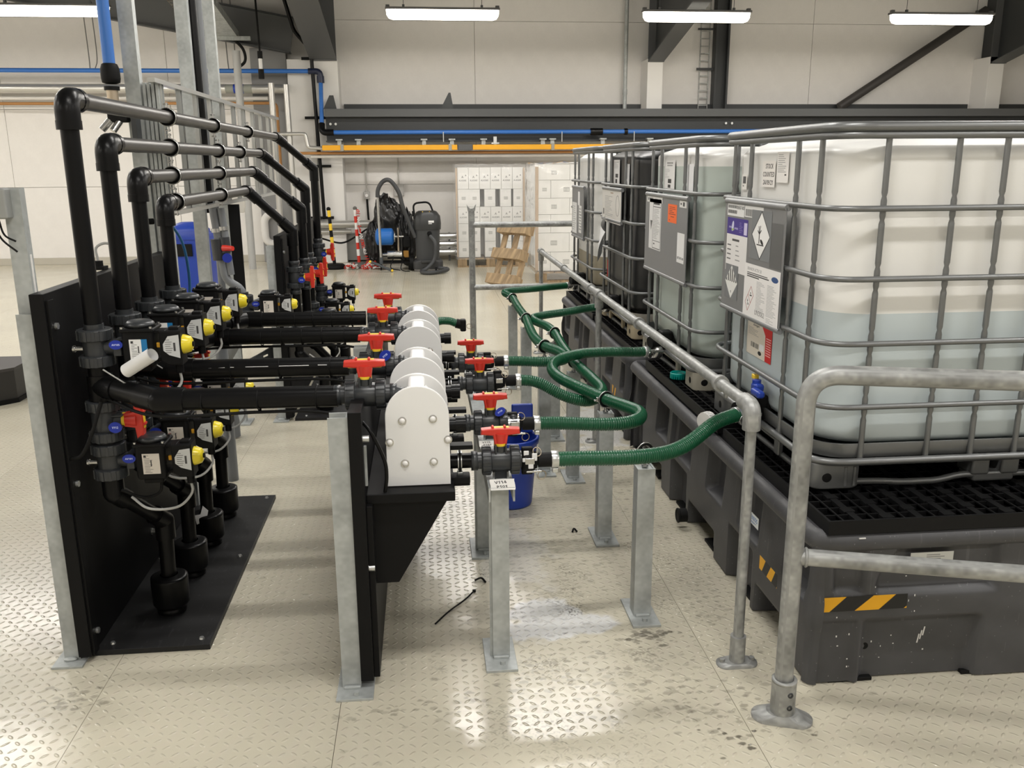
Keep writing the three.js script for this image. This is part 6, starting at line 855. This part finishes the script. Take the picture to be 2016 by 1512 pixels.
  // pump set in front of refuse sacks
  const r = rng(71); const sack = (label, c, sx, sy, sz, seed) => { const g = new THREE.SphereGeometry(1, 72, 48), p = g.attributes.position; for (let i = 0; i < p.count; i++) { const x = p.getX(i), y = p.getY(i), z = p.getZ(i), a = Math.atan2(z, x), ca = Math.cos(a) * 2.2 + 7, sa = Math.sin(a) * 2.2 + 7; const big = fbm(ca * 0.6 + y, sa * 0.6 - y * 0.7, 2, seed) - 0.5, fold = Math.abs(fbm(ca * 2.3 + y * 1.2, sa * 2.3 + y * 2.6, 3, seed + 3) - 0.5), k = 1 + 0.75 * big - 0.85 * fold; p.setXYZ(i, c[0] + x * sx * k, c[1] + Math.max(0, (y + 1) * sy * (0.75 + 0.5 * k * (y > 0 ? 1 : 0.5) - 0.25)), c[2] + z * sz * k); } g.computeVertexNormals(); return single('refuse_sack', label, 'sack', g, M.bag); };
  sack('crumpled black refuse sack heaped behind the blue pressure vessel', [-0.52, 0.12, -14.1], 0.3, 0.47, 0.22, 5); sack('black refuse sack slumped left of the silver wand', [-0.77, 0, -13.95], 0.13, 0.34, 0.14, 9); sack('black refuse sack between pump set and wet vacuum', [-0.26, 0, -13.95], 0.14, 0.42, 0.16, 14);
  const ps = thing('booster_pump', 'booster pump set with a blue pressure vessel and steel motor', 'pump', [-0.5, 0, -13.5]), pz = -13.5; part(ps, 'vessel', [cyl([-0.68, 0.49, pz], [-0.48, 0.49, pz], 0.125, 0.125, 28), ball([-0.68, 0.49, pz], 0.125, 24, 0.35, 1, 1), ball([-0.48, 0.49, pz], 0.125, 24, 0.35, 1, 1)], std(lin(0.02, 0.16, 0.55), 0.3), { label: 'blue pressure vessel' }); part(ps, 'flange', [cyl([-0.44, 0.49, pz], [-0.425, 0.49, pz], 0.08), cyl([-0.43, 0.49, pz], [-0.3, 0.49, pz], 0.014)], M.steel); part(ps, 'motor', [cyl([-0.55, 0.22, pz], [-0.33, 0.22, pz], 0.062, 0.062, 24), cyl([-0.62, 0.22, pz], [-0.55, 0.22, pz], 0.03)], M.steel); part(ps, 'motor_end', box(-0.27, 0.23, pz, 0.08, 0.1, 0.09, 0.01), std(lin(0.4, 0.2, 0.03), 0.6)); part(ps, 'controller', [box(-0.25, 0.4, pz, 0.12, 0.14, 0.14, 0.02), box(-0.25, 0.47, pz, 0.1, 0.05, 0.1, 0.02)], M.rubber); part(ps, 'base', [span(-0.68, -0.2, 0.1, 0.125, pz - 0.12, pz + 0.12), span(-0.66, -0.64, 0, 0.1, pz - 0.1, pz + 0.1), span(-0.24, -0.22, 0, 0.1, pz - 0.1, pz + 0.1)], M.rubber); part(ps, 'riser', [cyl([-0.38, 0.28, pz], [-0.38, 0.62, pz], 0.016)], M.brass);
  part(ps, 'flex', [sweep(curve([[-0.3, 0.2, pz + 0.1], [-0.35, 0.05, pz + 0.25], [-0.3, 0.015, pz + 0.35], [-0.22, 0.012, pz + 0.36]], 30), 0.007, 6), sweep(curve([[-0.45, 0.2, pz + 0.1], [-0.5, 0.05, pz + 0.2], [-0.36, 0.02, pz + 0.3]], 20), 0.007, 6)], M.rubber);
  // lagged wall pipes
  const lp = thing('lagged_pipe', 'silver lagged pipes along the foot of the back wall behind the barrier posts', 'pipe', [-1.1, 0.5, -14.55]); part(lp, 'upper', [cyl([-1.75, 0.62, -14.5], [-0.85, 0.62, -14.5], 0.06), cyl([-0.85, 0.62, -14.5], [-0.74, 0.62, -14.5], 0.045), pipe([[-0.6, 0.635, -14.4], [-0.38, 0.635, -14.4], [-0.38, 0.45, -14.4]], 0.045, 0.03)], M.lag); part(lp, 'valve', box(-0.68, 0.62, -14.45, 0.16, 0.1, 0.1, 0.02), M.rubber); part(lp, 'lower', [cyl([-1.75, 0.5, -14.55], [-1.15, 0.5, -14.55], 0.036)], M.lag);
  const ld = thing('lagged_pipe', 'three stacked silver lagged pipes low on the wall left of the wrapped pallet', 'pipe', [0.45, 0.1, -14.6]); part(ld, 'stand', [span(0.4, 0.43, 0, 0.46, -14.63, -14.6)], M.midSteel); for (const y of [0.4, 0.27, 0.14]) part(ld, 'lagging', cyl([0.2, y, -14.6], [0.62, y, -14.6], 0.056, 0.056, 24), M.steel);
  single('wall_cabinet', 'grey steel skirting box at the wall behind the red and white post', 'cabinet', [span(-1.28, -0.72, 0.02, 0.45, -14.97, -14.7, 0.01)], std(lin(0.3, 0.3, 0.29), 0.45, 0.3)); single('wall_panel', 'low pale panel on the wall left of the grey skirting box', 'panel', [span(-1.75, -1.3, 0.1, 0.42, -14.99, -14.94, 0.008)], M.column);
  for (const [x, y, w, lab, c] of [[-0.905, 1.05, 0.1, 'small grey isolator switch with conduit on the lower back wall', true], [-0.38, 1.13, 0.16, 'pale grey junction box with conduit above the refuse sacks', false]]) { const s = thing('switch_box', lab, 'switch', [x, y - 0.08, -14.94]); part(s, 'box', span(x - w / 2, x + w / 2, y - w * 0.6, y + w * 0.6, -14.99, -14.9, 0.008), std(lin(0.42, 0.41, 0.39), 0.5)); part(s, 'conduit', cyl([x - 0.0, y + w * 0.6, -14.96], [x, 1.66, -14.96], 0.013), std(lin(0.5, 0.49, 0.46), 0.5)); if (c) { part(s, 'knob', cyl([x, y, -14.9], [x, y, -14.87], 0.025), M.white); part(s, 'cable', sweep(curve([[x, y - 0.06, -14.95], [x + 0.01, 0.7, -14.94], [x + 0.02, 0.62, -14.94]], 20), 0.017, 8), M.rubber); } }
  single('loop_cable', 'black cable sagging from the column behind the posts to the pump set', 'cable', sweep(curve([[-1.62, 0.42, -14.3], [-1.3, 0.34, -14.3], [-1.05, 0.45, -14.2], [-0.85, 0.57, -14.1], [-0.76, 0.48, -14.0], [-0.74, 0.3, -13.95], [-0.72, 0.12, -13.9]], 60), 0.014, 8), M.rubber);
  single('wall_bracket_pipe', 'pale bent pipe stub on the left wall beside the far panel', 'pipe', pipe([[-2.2, 0.3, -14.85], [-2.55, 0.3, -14.8], [-2.55, 0.75, -14.8], [-2.3, 0.8, -14.8]], 0.06, 0.14), M.column);
  const sg = thing('paper_sign', 'crumpled plastic wrapped tag on a thin brown post behind the near stacks', 'sign', [-2.3, 0, -11]); part(sg, 'bag', loft([[1.02, 0.24, 0.12, 0.03], [1.1, 0.28, 0.14, 0.04], [1.24, 0.26, 0.12, 0.03]], 4).translate(-2.15, 0, -10.5), std(lin(0.55, 0.53, 0.48), 0.4)); part(sg, 'post', cyl([-2.1, 0, -10.5], [-2.1, 1.04, -10.5], 0.018), std(lin(0.3, 0.2, 0.14), 0.6));
  // barrier posts and chain
  const bar = (label, x, z, tilt, a, bcol, base, off) => { const t = thing('barrier_post', label, 'barrier post', [x, 0, z]); part(t, 'base', latheAt([[0, 0.005], [0.15, 0], [0.16, 0.02], [0.155, 0.05], [0.13, 0.075], [0.03, 0.08], [0, 0.08]], [x, 0.0, z], [0, 1, 0], 28), base); const n = 8; for (let i = 0; i < n; i++) { const y0 = 0.08 + i * 0.1, y1 = y0 + 0.1; part(t, 'band', cyl([x + tilt * y0, y0, z], [x + tilt * y1, y1, z], 0.025), (i + off) % 2 ? a : bcol); } part(t, 'cap', ball([x + tilt * 0.9, 0.895, z], 0.032, 12), base); return t; };
  bar('black and yellow banded post on a round black base', -1.36, -13.72, -0.055, M.yellow, M.rubber, M.rubber, 0); const rw = bar('red and white banded post on a round grey base, draped with chain', -1.0, -13.85, -0.03, M.red, M.white, std(lin(0.12, 0.12, 0.11), 0.7), 1);
  single('rubber_base', 'black rubber post base behind the black and yellow post', 'base', latheAt([[0, 0.005], [0.13, 0], [0.14, 0.04], [0.1, 0.07], [0, 0.07]], [-1.62, 0, -13.9], [0, 1, 0], 24), M.rubber);
  const ch = thing('plastic_chain', 'red and white plastic chain hanging from the post and heaped on the floor', 'chain', [-0.9, 0, -13.7]); const red = [], wh = []; let k = 0; const link = (p, d) => (k++ % 6 < 3 ? red : wh).push(new THREE.TorusGeometry(0.018, 0.006, 5, 10).scale(1, 1.5, 1).rotateX(r() * 3).rotateY(r() * 3).translate(p[0], p[1], p[2])); for (let i = 0; i < 22; i++) { const s = i / 21; link([-1.0 + 0.13 * s * s + 0.02, 0.86 - 0.8 * s, -13.8]); } for (let i = 0; i < 70; i++) { const a = r() * 6.28, q = Math.sqrt(r()); link([-0.78 + Math.cos(a) * q * 0.17, 0.02 + (1 - q) * 0.13 * r(), -13.65 + Math.sin(a) * q * 0.14]); } for (let i = 0; i < 22; i++) link([-1.2 + i * 0.007 + r() * 0.05, 0.03 + r() * 0.05, -13.6 + r() * 0.1]); part(ch, 'red_links', red, M.red); part(ch, 'white_links', wh, M.white);
}
{ // wrapped pallets of boxes and the leaning pallet
  const boxFace = (bottle) => paint(128, 128, (x, w, h) => { x.fillStyle = '#e9e8e5'; x.fillRect(0, 0, w, h); if (bottle) { x.fillStyle = '#888'; x.beginPath(); x.moveTo(44, 60); x.lineTo(58, 30); x.lineTo(72, 60); x.lineTo(64, 60); x.lineTo(58, 46); x.lineTo(52, 60); x.fill(); x.font = 'bold 26px sans-serif'; x.fillStyle = '#777'; x.fillText('ALKIME', 12, 100); x.fillStyle = '#999'; x.fillRect(92, 20, 14, 16); } else { x.fillStyle = '#a9a9a6'; x.fillRect(42, 50, 48, 34); x.fillStyle = '#d8d8d4'; for (let i = 0; i < 4; i++) x.fillRect(46 + i * 11, 56, 6, 22); } });
  const fA = boxFace(false), fB = boxFace(true), card = std(lin(0.78, 0.775, 0.75), 0.6), filmM = new THREE.MeshPhysicalMaterial({ color: 0xffffff, roughness: 0.08, transmission: 0.88, thickness: 0, ior: 1.45, side: THREE.DoubleSide });
  const PB = (t, name, x0, y0, z0, w, h, d, mat) => { const b = part(t, name, span(x0 + 0.002, x0 + w - 0.002, y0 + 0.002, y0 + h - 0.002, z0 - d, z0, 0), card); part(b, 'print', new THREE.PlaneGeometry(Math.min(w, h) * 0.92, Math.min(w, h) * 0.92).translate(x0 + w / 2, y0 + h / 2, z0 + 0.0006), mat, { keepUV: true }); return b; };
  const woodPallet = (t, x0, z0, w, d) => { for (let i = 0; i < 5; i++) part(t, 'deck_board', span(x0 + i * w / 5 + 0.01, x0 + (i + 1) * w / 5 - 0.01, 0.12, 0.14, z0 - d, z0), M.wood); for (const k of [0, 0.42, 0.85]) part(t, 'block', span(x0 + k * w, x0 + k * w + 0.14, 0.022, 0.12, z0 - 0.16, z0, 0.004), M.wood); part(t, 'runner', span(x0, x0 + w, 0, 0.022, z0 - 0.1, z0), M.wood); };
  const film = (t, x0, x1, y0, y1, z0, z1, seed) => { const g = new THREE.BoxGeometry(x1 - x0, y1 - y0, z0 - z1, 26, 40, 14), p = g.attributes.position; for (let i = 0; i < p.count; i++) { const x = p.getX(i), y = p.getY(i), z = p.getZ(i), n = (fbm(x * 5 + z * 4 + 9, y * 9 + x * 6, 4, seed) - 0.5) * 0.045; const nx = Math.abs(x) > (x1 - x0) / 2 - 1e-4 ? Math.sign(x) : 0, nz = Math.abs(z) > (z0 - z1) / 2 - 1e-4 ? Math.sign(z) : 0, ny = y > (y1 - y0) / 2 - 1e-4 ? 1 : 0; p.setXYZ(i, x + nx * n, y + ny * n * 1.4, z + nz * n); } g.deleteAttribute('normal'); g.computeVertexNormals(); part(t, 'stretch_film', g.translate((x0 + x1) / 2, (y0 + y1) / 2, (z0 + z1) / 2), filmM, { label: 'clear stretch film' }); };
  const a = thing('wrapped_pallet', 'pallet of white cartons shrink wrapped in clear film, left of the grey barrier post', 'pallet load', [1.03, 0, -13.9]); const ax = 0.53, az = -13.62; woodPallet(a, ax - 0.02, az + 0.02, 1.04, 0.8);
  const rows = [[0.15, 0.24, 'n'], [0.39, 0.27, 'n'], [0.66, 0.25, 'b'], [0.91, 0.26, 'n'], [1.17, 0.32, 'b']];
  for (const [y, h, kind] of rows) { if (kind === 'b') for (let i = 0; i < 6; i++) PB(a, 'carton', ax + i * 0.165, y, az, 0.165, h, 0.4, fB); else for (const k of [0, 0.165, 0.4, 0.64, 0.84]) { if (k + 0.17 <= 1.02) PB(a, 'carton', ax + k, y, az, k > 0.8 ? 0.15 : 0.17, h, 0.4, fA); } }
  part(a, 'corner_board', [span(ax - 0.03, ax - 0.005, 0.16, 1.48, az - 0.03, az + 0.012), span(ax + 0.99, ax + 1.015, 0.16, 1.48, az - 0.03, az + 0.012)], std(lin(0.5, 0.38, 0.27), 0.8)); part(a, 'core', span(ax, ax + 0.98, 0.15, 1.46, az - 0.8, az - 0.42), card); film(a, ax - 0.04, ax + 1.03, 0.12, 1.53, az + 0.03, az - 0.85, 3);
  const b = thing('wrapped_pallet', 'second wrapped pallet of white cartons behind the barrier rails', 'pallet load', [2.0, 0, -11.8]); const bx = 1.5, bz = -11.7; woodPallet(b, bx - 0.02, bz + 0.02, 1.2, 0.8);
  const hs = [0.15, 0.4, 0.65, 0.89, 1.1, 1.33]; hs.forEach((y, j) => { const sp = j % 2 ? [0, 0.42, 0.84] : [0, 0.17, 0.58, 0.98]; sp.forEach((k, i) => { const nx = sp[i + 1] ?? 1.2; PB(b, 'carton', bx + k, y, bz, nx - k, (hs[j + 1] ?? 1.53) - y, 0.4, fA); }); }); part(b, 'core', span(bx, bx + 1.18, 0.15, 1.52, bz - 0.8, bz - 0.42), card); part(b, 'corner_board', span(bx - 0.03, bx + 0.005, 0.16, 1.5, bz - 0.05, bz + 0.012), std(lin(0.5, 0.38, 0.27), 0.8)); film(b, bx - 0.05, bx + 1.24, 0.12, 1.55, bz + 0.035, bz - 0.85, 8);
  const p = thing('wooden_pallet', 'bare wooden pallet leaning on the second wrapped pallet', 'pallet', [1.2, 0, -11.2]); const tilt = (g) => join([g]).rotateZ(-0.36).rotateY(0.75).translate(1.0, 0.035, -11.1);
  for (const y of [0.07, 0.4, 0.73]) each(p, 'block', [-0.17, 0.17].map((z) => tilt(box(-0.05, y, z, 0.1, 0.13, 0.13, 0.004))), M.wood);
  for (const y of [0.07, 0.4, 0.73]) part(p, 'bottom_board', tilt(box(-0.112, y, 0, 0.022, 0.13, 0.48, 0.003)), M.wood);
  each(p, 'stringer', [-0.19, 0, 0.19].map((z) => tilt(box(0.011, 0.4, z, 0.02, 0.82, 0.085, 0.003))), M.wood);
  each(p, 'deck_board', [0.06, 0.4, 0.74].map((y) => tilt(box(0.033, y, 0, 0.02, 0.12, 0.48, 0.003))), M.wood);
}
renderer.render(scene, camera);
